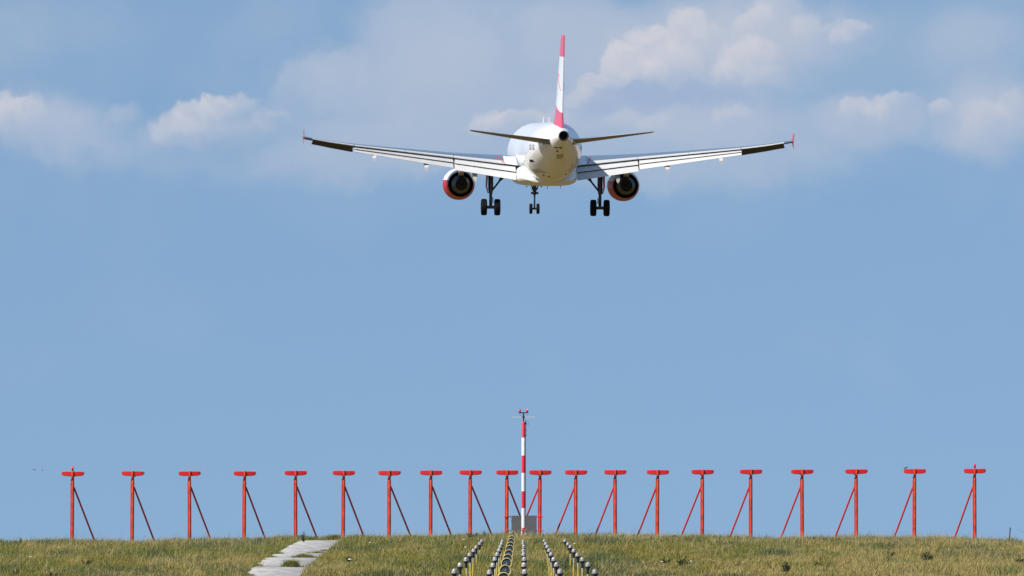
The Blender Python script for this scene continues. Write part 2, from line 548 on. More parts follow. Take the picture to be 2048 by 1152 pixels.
straw = 0.6 * vnoise(tx, ty, 7.0, 34.0, 1) + 0.4 * vnoise(tx, ty, 1.5, 11.0, 21, 2) + 0.09 * np.clip((tx - 2) / 20, -1, 1) + 0.13 * np.exp(-((tx - 22) / 6) ** 2 - ((ty - 545) / 22) ** 2) + 0.10 * np.exp(-((tx - 15) / 3) ** 2 - ((ty - 490) / 9) ** 2)
dark = 0.5 * vnoise(tx, ty, 4.5, 22.0, 3) + 0.5 * vnoise(tx, ty, 1.2, 6.0, 33, 2)
tall = 0.55 * vnoise(tx, ty, 2.4, 6.0, 5, 2) + 0.45 * vnoise(tx, ty, 0.8, 2.2, 55, 2)
yel = vnoise(tx, ty, 3.0, 14.0, 8)
bx = np.repeat(tx, NB) + nr.normal(0, 0.10, n * NB)
by = np.repeat(ty, NB) + nr.normal(0, 0.10, n * NB)
m = n * NB
hgt = (0.06 + 0.30 * np.clip((np.repeat(tall, NB) - 0.32) * 2.4, 0, 1.25)) * nr.uniform(0.55, 1.35, m)
seed = nr.random(m) < np.where((by > 535) & (by < 580), 0.075, 0.03)          # tall pale seed stalks
hgt = np.where(seed, hgt * 1.5 + nr.uniform(0.05, 0.26, m), hgt)
# the strip just left of the path and the shoulder of it stay a bit lower
hgt = np.where(np.repeat(cr_h, NB) > 0, np.repeat(cr_h, NB) * nr.uniform(0.5, 1.2, m), hgt)
wid = np.where(seed, 0.009, nr.uniform(0.012, 0.028, m))
ang = nr.uniform(0, 2 * np.pi, m)
lean = nr.uniform(0.05, 1.0, m) * hgt * np.where(seed, 0.4, 1)
la = nr.uniform(0, 2 * np.pi, m)
lx, ly = np.cos(la) * lean + 0.10 * hgt, np.sin(la) * lean
ax_, ay_ = np.cos(ang) * wid / 2, np.sin(ang) * wid / 2
bz = gz(bx, by) - 0.02
V = np.empty((m, 5, 3))
V[:, 0] = np.stack([bx - ax_, by - ay_, bz], 1)
V[:, 1] = np.stack([bx + ax_, by + ay_, bz], 1)
V[:, 2] = np.stack([bx + lx * 0.35 + ax_ * 0.9, by + ly * 0.35 + ay_ * 0.9, bz + hgt * 0.6], 1)
V[:, 3] = np.stack([bx + lx * 0.35 - ax_ * 0.9, by + ly * 0.35 - ay_ * 0.9, bz + hgt * 0.6], 1)
V[:, 4] = np.stack([bx + lx, by + ly, bz + hgt], 1)
# colours of the blades: olive green, fresh green, straw, dry brown
pal = np.array([(0.172, 0.182, 0.050), (0.108, 0.138, 0.044), (0.360, 0.285, 0.115), (0.250, 0.205, 0.052), (0.084, 0.112, 0.060), (0.44, 0.38, 0.21)])
sN, dN, yN = np.repeat(straw, NB), np.repeat(dark, NB), np.repeat(yel, NB)
c = pal[0] * np.ones((m, 1))
c = np.where((nr.random(m) < np.clip((yN - 0.48) * 4.0, 0.05, 0.75))[:, None], pal[3], c)
c = np.where((nr.random(m) < np.clip((dN - 0.44) * 5.5, 0.05, 0.9))[:, None], pal[1], c)
c = np.where((nr.random(m) < np.clip((dN - 0.56) * 7.0, 0.0, 0.85))[:, None], pal[4], c)
c = np.where((nr.random(m) < np.clip((sN - 0.50) * 5.5, 0.06, 0.85) * np.clip(1.6 - 1.6 * dN, 0.2, 1))[:, None], pal[2], c)
c = np.where(seed[:, None], pal[5] * nr.uniform(0.6, 1.0, (m, 1)), c)
c = np.where((np.repeat(cr_h, NB) > 0)[:, None], pal[1] * 0.6 + pal[3] * 0.4, c)
c = 1.13 * c * nr.uniform(0.86, 1.14, (m, 1)) * nr.uniform(0.93, 1.07, (m, 3))
me = bpy.data.meshes.new('grass')
me.vertices.add(m * 5)
me.vertices.foreach_set('co', V.reshape(-1))
me.loops.add(m * 7)
base = (np.arange(m) * 5)[:, None]
me.loops.foreach_set('vertex_index', (base + np.array([0, 1, 2, 3, 3, 2, 4])).reshape(-1))
me.polygons.add(m * 2)
ls = (np.arange(m) * 7)[:, None] + np.array([0, 4])
me.polygons.foreach_set('loop_start', ls.reshape(-1))
me.update(calc_edges=True)
at_ = me.attributes.new('blade', 'FLOAT_COLOR', 'POINT')
at_.data.foreach_set('color', np.concatenate([np.repeat(c, 5, 0), np.ones((m * 5, 1))], 1).reshape(-1))


def leaf_mat(name, attr=None, col=(0.05, 0.08, 0.03)):
    m = bpy.data.materials.new(name)
    m.use_nodes = True
    t = m.node_tree
    t.nodes.clear()
    d = t.nodes.new('ShaderNodeBsdfDiffuse')
    tr = t.nodes.new('ShaderNodeBsdfTranslucent')
    mx = t.nodes.new('ShaderNodeMixShader')
    mx.inputs[0].default_value = 0.28
    if attr:
        a = t.nodes.new('ShaderNodeAttribute')
        a.attribute_name = attr
        src = a.outputs['Color']
    else:
        tcn = t.nodes.new('ShaderNodeTexCoord')
        nz = t.nodes.new('ShaderNodeTexNoise')
        nz.inputs['Scale'].default_value = 9
        t.links.new(tcn.outputs['Object'], nz.inputs['Vector'])
        rp = t.nodes.new('ShaderNodeValToRGB')
        rp.color_ramp.elements[0].position, rp.color_ramp.elements[0].color = 0.3, (*[q * 0.6 for q in col], 1)
        rp.color_ramp.elements[1].position, rp.color_ramp.elements[1].color = 0.7, (*[q * 1.3 for q in col], 1)
        t.links.new(nz.outputs['Fac'], rp.inputs[0])
        src = rp.outputs[0]
    t.links.new(src, d.inputs[0]); t.links.new(src, tr.inputs[0])
    t.links.new(d.outputs[0], mx.inputs[1]); t.links.new(tr.outputs[0], mx.inputs[2])
    o = t.nodes.new('ShaderNodeOutputMaterial')
    t.links.new(mx.outputs[0], o.inputs[0])
    return m


me.materials.append(leaf_mat('grass_blades', 'blade'))
go = bpy.data.objects.new('grass', me)
COL.objects.link(go)
tag(go, kind='stuff')

# ------------------------------------------------------------------ weeds one can tell apart
LEAFD = leaf_mat('weed_leaf_dark', None, (0.050, 0.075, 0.038))
LEAFG = leaf_mat('weed_leaf_green', None, (0.085, 0.110, 0.040))
LEAFB = leaf_mat('weed_leaf_blue', None, (0.062, 0.085, 0.058))
PETAL = mat('flower_white', (0.75, 0.74, 0.66), 0.7)


def weed(px, d, h, w, nstem, mt, label, seedv, bare=False):
    r = random.Random(seedv)
    x0 = (px - AX) * d / F
    root = empty('weed', (x0, d, float(gz(x0, d)) - 0.02))
    tag(root, label, 'weed', 'weeds standing out of the grass')
    sm, lm = MB(), MB()
    for k in range(nstem):
        a = r.uniform(0, 6.28)
        rr = w * 0.5 * math.sqrt(r.random())
        hh = h * r.uniform(0.6, 1.0) * (1 - 0.4 * rr / (w * 0.5 + 1e-6))
        bx0, by0 = math.cos(a) * rr * 0.35, math.sin(a) * rr * 0.35
        tx0, ty0 = math.cos(a) * rr, math.sin(a) * rr
        p = [Vector((bx0, by0, 0)), Vector((bx0 * .5 + tx0 * .5, by0 * .5 + ty0 * .5, hh * .6)), Vector((tx0, ty0, hh))]
        sm.tube(p, [0.012, 0.009, 0.005], 5)
        for q in range(3 if bare else 16):
            f = r.uniform(0.1, 1.0)
            c0 = p[0].lerp(p[1], f / .6) if f < .6 else p[1].lerp(p[2], (f - .6) / .4)
            ll = r.uniform(0.05, 0.13) * (0.6 if bare else 1) * (1.2 - 0.5 * f)
            dr = Vector((r.gauss(0, 1), r.gauss(0, 1), r.gauss(0.3, 0.6))).normalized()
            sd = dr.cross(Vector((r.gauss(0, 1), r.gauss(0, 1), r.gauss(0, 1)))).normalized() * ll * 0.27
            lm.add([c0, c0 + dr * ll * .5 + sd, c0 + dr * ll, c0 + dr * ll * .5 - sd], [(0, 1, 2, 3)])
    sm.build('stem', mt, root, 0)
    lm.build('foliage', mt, root, 0)
    return root


WEEDS = [
    (945, 556, 0.62, 0.9, 16, LEAFD, 'dark leafy weed on the crest just left of the grey panel'),
    (968, 558, 0.75, 0.25, 4, LEAFD, 'tall thin dark weed on the crest beside the leafy dark weed'),
    (837, 500, 0.48, 0.30, 6, LEAFB, 'dark spiky weed on the slope between path and lamps, larger of two'),
    (826, 498, 0.36, 0.22, 4, LEAFB, 'dark spiky weed on the slope between path and lamps, smaller of two'),
    (607, 560, 0.85, 0.25, 4, LEAFD, 'dark thin weed leaning at the top left corner of the concrete path'),
    (1852, 472, 0.75, 0.75, 22, LEAFD, 'darkest bushy weed on the right slope below the second last antenna'),
    (1778, 486, 0.55, 0.50, 14, LEAFD, 'dark bushy weed on the right slope, upper left of the darkest one'),
    (1572, 446, 0.60, 0.55, 16, LEAFB, 'blue green bushy weed low on the slope below the seventeenth antenna'),
    (1635, 455, 0.42, 0.60, 14, LEAFG, 'low green weed to the right of the blue green bushy weed'),
    (1370, 462, 0.45, 0.80, 18, LEAFD, 'wide dark green weed on the slope below the fifteenth antenna'),
    (1330, 468, 0.40, 0.60, 14, LEAFG, 'wide light green weed just left of the wide dark green one'),
    (1480, 452, 0.42, 0.70, 16, LEAFB, 'blue green weed patch on the slope below the sixteenth antenna'),
    (1245, 560, 0.50, 0.25, 4, LEAFD, 'thin dark weed on the crest right of the thirteenth antenna'),
    (1350, 560, 0.42, 0.40, 6, LEAFD, 'small round dark weed on the crest between antennas fourteen and fifteen'),
    (1413, 560, 0.46, 0.15, 3, LEAFD, 'thin weed on the crest just right of the fifteenth antenna'),
    (1477, 560, 0.52, 0.20, 4, LEAFD, 'thin forked weed on the crest just left of the sixteenth antenna'),
    (1754, 558, 0.60, 0.10, 2, LEAFD, 'single bare stalk on the crest right of the eighteenth antenna'),
    (41, 556, 0.50, 0.16, 4, LEAFD, 'dark weed on the crest at the far left, nearest the edge'),
    (80, 556, 0.60, 0.10, 2, LEAFD, 'bare leaning stalk on the crest left of the first antenna'),
    (248, 558, 0.46, 0.22, 4, LEAFD, 'small dark weed on the crest touching the second antenna mast'),
    (722, 556, 0.45, 0.45, 8, LEAFG, 'green weed on the crest right of the concrete path'),
    (175, 470, 0.40, 0.60, 14, LEAFD, 'low dark weed on the left slope below the second antenna'),
    (30, 440, 0.45, 0.45, 12, LEAFD, 'dark weed low on the slope at the far left'),
    (105, 438, 0.45, 0.50, 12, LEAFB, 'blue green weed low on the slope below the first antenna'),
    (2040, 470, 0.55, 0.50, 14, LEAFD, 'dark weed on the slope at the far right edge'),
    (1080, 500, 0.32, 0.70, 16, LEAFB, 'low blue green weed between the middle and fourth lamp rows'),
    (1130, 448, 0.50, 0.45, 12, LEAFG, 'green weed among the lamps of the rightmost row'),
    (700, 470, 0.36, 0.7, 14, LEAFG, 'low green weed on the slope just right of the concrete path'),
    (1910, 520, 0.40, 0.5, 12, LEAFG, 'green weed on the slope below the gap between the last two antennas'),
]
for i, (px, d, h, w, ns, mt, lab) in enumerate(WEEDS):
    weed(px, d, h, w, ns, mt, lab, 50 + i, bare=(w < 0.16))

# a few white flower heads on thin stems
FLOW = [(928, 1079, 'topmost left'), (931, 1094, 'lower left'), (1149, 1087, 'right of the rightmost lamp row'), (1324, 1123, 'below the fourteenth antenna'),
        (1382, 1122, 'below the fifteenth antenna'), (62, 1113, 'below the first antenna'), (700, 1118, 'right of the concrete path'), (740, 1085, 'on the crest right of the path')]
FLAB = ['small white flower left of the lamps, the upper of two', 'small white flower left of the lamps, the lower of two', 'small white flower just right of the far end of the rightmost lamp row',
        'small white flower on the slope below the fourteenth antenna', 'small white flower on the slope below the fifteenth antenna', 'small white flower on the slope at the far left',
        'white flower cluster on the slope right of the concrete path', 'small white flower near the crest right of the concrete path']
for (px, py, _w), lab in zip(FLOW, FLAB):
    ds = np.arange(430, 560, 0.5)
    yy = HOR - (gz((px - AX) * ds / F, ds) + 0.30) * F / ds
    d = float(ds[np.argmin(np.abs(yy - py))])
    x0 = (px - AX) * d / F
    root = empty('wild_flower', (x0, d, float(gz(x0, d))))
    tag(root, lab, 'flower', 'white flowers in the grass')
    q = MB(); q.tube([(0, 0, -.02), (0.01, 0, .16), (0, 0, .30)], [.006, .005, .004], 5); q.build('stem', LEAFG, root, 0)
    q = MB()
    big = 1.7 if 'cluster' in lab else 1.0
    for k in range(9):
        a = k * 2.4
        rr = 0.045 * math.sqrt(k / 9) * big
        q.lathe([(0.002, 0), (0.022 * big, 0.008), (0.016 * big, 0.02), (0.002, 0.024)], 6, 'z', (rr * math.cos(a), rr * math.sin(a), 0.30 - rr * 0.5))
    q.build('flower_head', PETAL, root, 0)

# ------------------------------------------------------------------ localizer antennas
DM = 585.0
MX = [145, 265, 380, 489, 592, 687, 779, 862, 941, 1014, 1080, 1152, 1231, 1315, 1405, 1502, 1605, 1713, 1829, 1950]
HY = [947.5, 947, 947, 947, 946, 946, 946, 945.5, 945, 945, 945, 944.8, 944.5, 944.5, 944, 943.5, 943.5, 943, 942.5, 942]
k_ = DM / F
ORD = ['first', 'second', 'third', 'fourth', 'fifth', 'sixth', 'seventh', 'eighth', 'ninth', 'tenth', 'eleventh', 'twelfth', 'thirteenth', 'fourteenth', 'fifteenth',
       'sixteenth', 'seventeenth', 'eighteenth', 'nineteenth', 'twentieth']


def antenna_parts(H, side, root, extra):
    """H: height of the radome's middle above the ground; side: +1 brace to the right"""
    q = MB()
    q.lathe([(0.083, -0.15), (0.083, H - 0.42), (0.080, H - 0.40), (0.072, H - 0.39), (0.072, H - 0.05)], 14)
    q.lathe([(0.16, 0.0), (0.16, 0.03)], 14)
    mast = q.build('mast', ORANGE, root)
    q = MB()
    q.tube([(-0.102, -0.02, 0), (-0.102, -0.02, H - 0.52), (-0.095, -0.02, H - 0.46), (-0.075, -0.02, H - 0.30)], 0.024, 8)
    q.build('conduit', BRACE, mast)
    q = MB()
    q.tube([(side * 0.06, 0.04, H - 0.74), (side * 1.24, 0.9, -0.05)], 0.050, 8)
    q.build('brace', BRACE, root)
    # radome: a flat dipole array boom, widest towards the camera
    q = MB()
    for sg in (-1, 1):
        rings = []
        for (xx, zt, zb, tp) in ((0.05, 0.115, -0.138, 0), (0.14, 0.12, -0.140, 0), (0.36, 0.122, -0.132, .03), (0.50, 0.120, -0.112, .07), (0.58, 0.112, -0.080, .10), (0.605, 0.090, -0.045, .14)):
            x = sg * xx
            yb = 1.9 * (1 - 0.62 * xx / 0.6)
            rings.append([(x, tp * .4, zt - .02), (x, 0.10 + tp, zt), (x, yb, zt - .03), (x, yb, zb + .06), (x, 0.10 + tp, zb), (x, tp * .4, zb + .03)])
        q.loft(rings)
    head = q.build('radome', HEADR, root, 30)
    head.location = (0, -0.25, H)
    q = MB()
    q.box((-0.075, -0.02, -0.17), (0.075, 1.2, 0.135))
    q.tube([(0.02, -0.03, -0.20), (0.02, -0.03, 0.12)], 0.045, 8)
    q.build('clamp', CLAMP, head, 30, 0.012)
    if extra:
        q = MB()
        q.tube([(0, 0.1, 0.12), (0, 0.1, 0.19)], 0.03, 8)
        q.lathe([(0.055, 0.19), (0.06, 0.22), (0.055, 0.25)], 12, 'z', (0, 0.1, 0))
        st = q.build('lamp_socket', LAMPK, head)
        q = MB()
        q.lathe([(0.055, 0.25), (0.062, 0.28), (0.055, 0.35), (0.03, 0.40), (0.005, 0.415)], 14, 'z', (0, 0.1, 0))
        q.build('warning_lens', LAMPR, st)


for i, (px, py) in enumerate(zip(MX, HY)):
    X = (px - AX) * k_
    zc = (HOR - py) * k_
    g = float(gz(X, DM))
    side = 1 if i < 10 else -1
    extra = i in (0, 19)
    root = empty('localizer_antenna', (X + 0.06 * 0, DM, g))
    antenna_parts(zc - g, side, root, extra)
    root.rotation_euler = (R(rng.uniform(-.4, .4)), R(rng.uniform(-.35, .35)), R(rng.uniform(-3, 3)))
    where = f'{ORD[i]} red antenna mast from the left' if i < 10 else f'{ORD[19 - i]} red antenna mast from the right'
    more = {0: ', red lamp on its bar', 19: ', red lamp on its bar', 9: ', left of the striped mast', 10: ', right of the striped mast', 18: ', a bird on its bar'}.get(i, ', brace leaning right' if side > 0 else ', brace leaning left')
    tag(root, where + more, 'antenna', 'red localizer antennas along the crest')

# grey panel between the two middle masts
pc = at(1048, 1050, DM + 0.1)
gp = float(gz(pc.x, DM))
root = empty('equipment_panel', (pc.x, DM, gp))
tag(root, 'dark grey square panel held between the two middle antenna masts', 'panel')
zt, zb = (HOR - 1031) * k_ - gp, (HOR - 1072) * k_ - gp
q = MB(); q.box((-0.69, 0.02, zb - 0.1), (0.69, 0.34, zt)); q.build('panel', CABG, root, 30, 0.012)
xl, xr = (1014 - AX) * k_ - pc.x, (1080 - AX) * k_ - pc.x
for zz in ((HOR - 1033.5) * k_ - gp, (HOR - 1061.5) * k_ - gp):
    q = MB(); q.tube([(xl - 0.16, -0.12, zz), (xl, -0.135, zz), (-0.688, 0.10, zz)], 0.026, 8); q.build('rail', BRACE, root)
    q = MB(); q.tube([(xr + 0.18, -0.12, zz), (xr, -0.135, zz), (0.688, 0.10, zz)], 0.026, 8); q.build('rail', BRACE, root)

# bird on the nineteenth antenna
def bird_parts(root, sc, flying):
    q = MB()
    q.lathe([(0.004, -0.13), (0.03, -0.09), (0.05, -0.02), (0.045, 0.05), (0.028, 0.085), (0.034, 0.115), (0.02, 0.145), (0.004, 0.165)], 10, 'y')
    q.v = [(x * sc, y * sc, (z + (0.4 * y if not flying else 0)) * sc) for x, y, z in q.v]
    body = q.build('body', BIRDM, root)
    if flying:
        for sg in (-1, 1):
            w = MB()
            w.loft([[(sg * .02 * sc, -.05 * sc, .02 * sc), (sg * .02 * sc, .06 * sc, .02 * sc), (sg * .02 * sc, .0, .035 * sc)],
                    [(sg * .13 * sc, -.04 * sc, .13 * sc), (sg * .13 * sc, .07 * sc, .13 * sc), (sg * .13 * sc, .01 * sc, .14 * sc)],
                    [(sg * .20 * sc, -.06 * sc, .22 * sc), (sg * .20 * sc, -.03 * sc, .22 * sc), (sg * .20 * sc, -.045 * sc, .225 * sc)]])
            w.build('wing', BIRDM, root)
    else:
        w = MB()
        w.tube([(-.012 * sc, 0, -.04 * sc), (-.012 * sc, 0.01 * sc, -.10 * sc)], .006 * sc, 6)
        w.tube([(.012 * sc, 0, -.04 * sc), (.012 * sc, 0.01 * sc, -.10 * sc)], .006 * sc, 6)
        w.build('legs', BIRDM, body)


Xb = at(1811, 938, DM)
br = empty('bird', (Xb.x, DM - 0.1, (HOR - 942.5) * k_ + 0.105), (0, 0, R(-70)))
tag(br, 'small dark bird perched on the left end of an antenna bar', 'bird')
bird_parts(br, 0.85, False)
for c_ in br.children:
    c_.location.z = 0.085
for (px, py, d, lab) in ((67, 940, 820, 'tiny far bird in flight, left one of a close pair'), (71, 940, 824, 'tiny far bird in flight, right one of a close pair'),
                         (85, 941, 900, 'tiny far bird flying just right of the close pair')):
    p = at(px, py, d)
    r0 = empty('flying_bird', p, (0, 0, R(60)))
    tag(r0, lab, 'bird', 'far birds at the left edge')
    bird_parts(r0, 0.42, True)

# thin stake and a bent stalk at the right edge
p = at(2019, 1079, 562)
g = float(gz(p.x, 562))
root = empty('stake', (p.x, 562, g))
zt = (HOR - 1055.5) * 562 / F - g
q = MB(); q.tube([(-0.03, 0, -0.1), (0.0, 0, zt * .5), (0.035, 0, zt)], [.032, .03, .03], 8); q.build('shaft', mat('dark_stake', (0.035, 0.05, 0.06), .6), root)
q = MB(); q.lathe([(.034, zt - .03), (.038, zt - .02), (.034, zt + .01)], 8, 'z', (.035, 0, 0)); q.build('cap', LAMPK, root)
tag(root, 'thin dark stake leaning on the crest at the far right', 'stake')
p0, p1, p2 = at(2090, 1079, 560), at(2062, 1068, 560), at(2033, 1060, 560)
q = MB(); q.tube([p0, p1, at(2048, 1064.5, 560), p2], [.012, .01, .009, .006], 6)
o = q.build('stalk', mat('dry_stalk', (0.22, 0.15, 0.16), .8), None)
tag(o, 'thin purplish dry stalk arching in from the right edge', 'stalk')

# ------------------------------------------------------------------ striped obstruction-light mast
DS = 578.5
ks = DS / F
bx0 = (1047 - AX) * ks
g = float(gz(bx0, DS))
root = empty('obstruction_light_mast', (bx0, DS, g))
tag(root, 'slim red and white striped mast with two red lamps on top', 'mast')
Z = lambda py: (HOR - py) * ks - g
sm = bpy.data.materials.new('red_white_bands')
sm.use_nodes = True
t = sm.node_tree
b = t.nodes['Principled BSDF']
b.inputs['Roughness'].default_value = 0.4
tcn = t.nodes.new('ShaderNodeTexCoord')
sp = t.nodes.new('ShaderNodeSeparateXYZ')
t.links.new(tcn.outputs['Object'], sp.inputs[0])
mr = t.nodes.new('ShaderNodeMapRange')
mr.inputs[1].default_value, mr.inputs[2].default_value = Z(1066), Z(843)
t.links.new(sp.outputs[2], mr.inputs[0])
rp = t.nodes.new('ShaderNodeValToRGB')
rp.color_ramp.interpolation = 'CONSTANT'
el = rp.color_ramp.elements
RC, WC = (0.62, 0.022, 0.040, 1), (0.74, 0.75, 0.76, 1)
fr = lambda py: (1066 - py) / (1066 - 843.0)
el[0].position, el[0].color = 0, RC
el[1].position, el[1].color = fr(1056), WC
for py, cc in ((1017, RC), (983, WC), (946, RC), (911, WC), (876, RC)):
    e = el.new(fr(py)); e.color = cc
t.links.new(mr.outputs[0], rp.inputs[0])
nz = t.nodes.new('ShaderNodeTexNoise'); nz.inputs['Scale'].default_value = 6
t.links.new(tcn.outputs['Object'], nz.inputs['Vector'])
mrr = t.nodes.new('ShaderNodeMapRange'); mrr.inputs[3].default_value = .8; mrr.inputs[4].default_value = 1.1
t.links.new(nz.outputs['Fac'], mrr.inputs[0])
mx = t.nodes.new('ShaderNodeVectorMath'); mx.operation = 'MULTIPLY'
t.links.new(rp.outputs[0], mx.inputs[0]); t.links.new(mrr.outputs[0], mx.inputs[1])
t.links.new(mx.outputs[0], b.inputs['Base Color'])
q = MB()
q.lathe([(0.108, Z(1060)), (0.106, Z(950)), (0.100, Z(844)), (0.085, Z(843))], 18)
tube = q.build('pole', sm, root)
for k in range(3):
    a = R(90 + 120 * k)
    q = MB(); q.tube([(0.15 * math.cos(a), 0.15 * math.sin(a), -.1), (0.09 * math.cos(a), 0.09 * math.sin(a), Z(1057))], 0.026, 8)
    q.build('foot', BRACE if k == 0 else WHITEP, root)
q = MB(); q.box((-0.14, -0.14, Z(1060) - .02), (0.14, 0.14, Z(1060) + .02)); q.build('flange', REDP, root)
q = MB(); q.tube([(0, 0, Z(843.5)), (0, 0, Z(826))], .036, 10); q.lathe([(.06, Z(836.5)), (.06, Z(832))], 10); post = q.build('top_post', LAMPK, root)
q = MB(); q.tube([(-.22, 0, Z(825.5)), (.22, 0, Z(825))], .028, 8); q.build('crossbar', LAMPK, root)
for sg in (-1, 1):
    q = MB(); q.lathe([(.06, Z(826) + 0.0), (.068, Z(825)), (.06, Z(823.8))], 12, 'z', (sg * .2, 0, 0)); ba = q.build('lamp_base', LAMPK, root)
    q = MB(); q.lathe([(.055, Z(823.8)), (.064, Z(822.2)), (.058, Z(819.6)), (.034, Z(818)), (.006, Z(817.4))], 14, 'z', (sg * .2, 0, 0)); q.build('red_lens', LAMPR, ba)
    q = MB(); q.tube([(sg * .2, 0, Z(826)), (sg * .19, 0, Z(830)), (sg * .10, 0, Z(833.5)), (0.02 * sg, 0, Z(836))], .008, 6); q.build('cable', LAMPK, root)
q = MB(); q.tube([(-.60, 0, Z(834.6)), (.62, 0, Z(834.4))], .016, 8); q.build('lightning_rod', mat('pale_rod', (.6, .6, .62), .4), root)
q = MB(); q.tube([(.13, -.02, Z(840)), (.135, -.02, Z(872))], .016, 6); q.tube([(.11, -.02, Z(870)), (.11, -.02, Z(1055))], .010, 6)
q.box((.10, -.05, Z(848.5)), (.17, .03, Z(845.5))); q.box((.10, -.05, Z(861)), (.16, .03, Z(859)))
q.build('cable_run', LAMPK, root)
q = MB(); q.tube([(.15, 0, Z(845)), (.24, 0, Z(842)), (.29, 0, Z(847)), (.24, 0, Z(851)), (.15, 0, Z(848))], .007, 6); q.build('cable', LAMPK, root)

# ------------------------------------------------------------------ approach lights: five rows of eight
DL = [514.3 - 30 * k for k in range(8)]
HZ = []
for d in DL:
    y = 992.7 + 45753.0 / d
    HZ.append((HOR - y) * d / F)
ROWS = ['leftmost lamp row', 'second lamp row from the left', 'middle lamp row', 'second lamp row from the right', 'rightmost lamp row']
FROMN = ['nearest', 'second nearest', 'third nearest', 'fourth nearest', 'fourth farthest', 'third farthest', 'second farthest', 'farthest']
for k, d in enumerate(DL):
    protos = None
    for rI in range(5):
        x = 0.07 + (rI - 2) * 1.0
        g = float(gz(x, d))
        if protos is None:
            root = empty('approach_light')
            h = max(HZ[k] - g, 0.22)
            q = MB()
            q.lathe([(.088, -.055), (.084, -.03), (.080, .0), (.072, .032), (.056, .058), (.032, .074), (.006, .079)], 18)
            head = q.build('lamp_cap', LAMPW, root)
            q = MB()
            q.lathe([(.03, -.30), (.042, -.28), (.045, -.16), (.07, -.10), (.098, -.085), (.102, -.065), (.098, -.055)], 18)
            base_ = q.build('lamp_base', LAMPK, root)
            q = MB()
            if h > 0.4:
                q.lathe([(.026, -h), (.026, -.30)], 10)
                if h > 0.9:
                    q.lathe([(.034, -.86), (.036, -.84), (.036, -.70), (.034, -.68)], 10)
                if h > 1.6:
                    q.lathe([(.034, -1.5), (.036, -1.48), (.036, -1.30), (.034, -1.28)], 10)
            else:
                q.lathe([(.03, -h - .1), (.03, -.29)], 10)
            stem = q.build('stem', YEL, root)
            if h > 0.7:
                q = MB(); q.lathe([(.029, -.46), (.029, -.295)], 10); q.build('collar', GREYTUBE, stem)
            protos = (root, h)
            o = root
        else:
            o = copy_tree(protos[0])
        o.location = (x + rng.uniform(-.02, .02), d, HZ[k] + rng.uniform(-.012, .012))
        o.rotation_euler = (R(rng.uniform(-3, 3)), R(rng.uniform(-2, 2)), rng.uniform(0, 6.28))
        tag(o, f'{FROMN[7 - k]} white capped lamp on a stem in the {ROWS[rI]}', 'light', 'approach lights in five rows')

# round flashing lamps with yellow rims, left of the middle row
RT = [1144.2, 1129.3, 1115.6, 1107.6, 1099.0, 1089.9, 1083.7, 1076.2, 1071.2, 1061.7]
FN = ['nearest', 'second nearest', 'third nearest', 'fourth nearest', 'fifth nearest', 'fifth farthest', 'fourth farthest', 'third farthest', 'second farthest', 'farthest']
for k, yt in enumerate(RT):
    d = 304.3 + 30 * k
    ro = 0.185
    z = (HOR - yt) * d / F - ro
    x = -0.525
    g = float(gz(x, d))
    root = empty('flashing_light', (x, d, z), (R(-4), 0, 0))
    last = k == 9
    tag(root, (f'{FN[k]} round dark lamp with a yellow rim in the single curving file' if not last else 'farthest yellow lamp ring, pale inside, in front of the grey panel'), 'light', 'round flashing lamps with yellow rims')
    q = MB()
    rings = []
    for a in range(36):
        ca, sa = math.cos(a * math.pi / 18), math.sin(a * math.pi / 18)
        rings.append([(ca * r_, y_, sa * r_) for r_, y_ in ((ro, -.02), (ro, .05), (ro - .027, .05), (ro - .029, -.012), (ro - .014, -.035))])
    rings.append(rings[0])
    q.loft(rings, caps=False)
    q.build('rim', RIMY, root)
    if not last:
        q = MB(); q.lathe([(.002, -.005), (.06, 0.0), (.12, .012), (ro - .021, .035), (ro - .012, .05), (ro - .04, .14), (.06, .22), (.01, .23)], 28, 'y'); lens = q.build('lens', GLASSK, root, 50)
        q = MB(); q.lathe([(.012, -.012), (.02, -.008), (.02, -.001)], 10, 'y', (0.005, 0, -.01)); q.lathe([(.010, -.010), (.014, -.008), (.014, 0)], 8, 'y', (0.005, 0, .03)); q.build('lamp_bulb', LAMPW, lens)
    q = MB()
    q.box((ro - .01, .0, -.09), (ro + .035, .05, -.02)); q.box((ro - .02, .0, .02), (ro + .02, .05, .06))
    q.build('bracket', RIMY, root, 30, .006)
    q = MB()
    zl = min(g - z, -ro - .05)
    q.tube([(0.0, .09, zl - .05), (0.0, .09, -ro + .02)], .03, 10)
    q.build('post', YEL, root)

# ------------------------------------------------------------------ the airliner
ZO = 4.15
PY0 = 740.0
base = at(1090.5, 431.3, PY0)
AC = empty('airliner', base, (R(2.35), R(0.33), R(3.35)))
tag(AC, 'white twin engine airliner with red tail tip coming in to land, gear down', 'airliner')


def A(s, x, z):
    """station behind the nose, lateral, height above the fuselage axis -> local coordinates"""
    return (x, 17.71 - s, z + ZO)


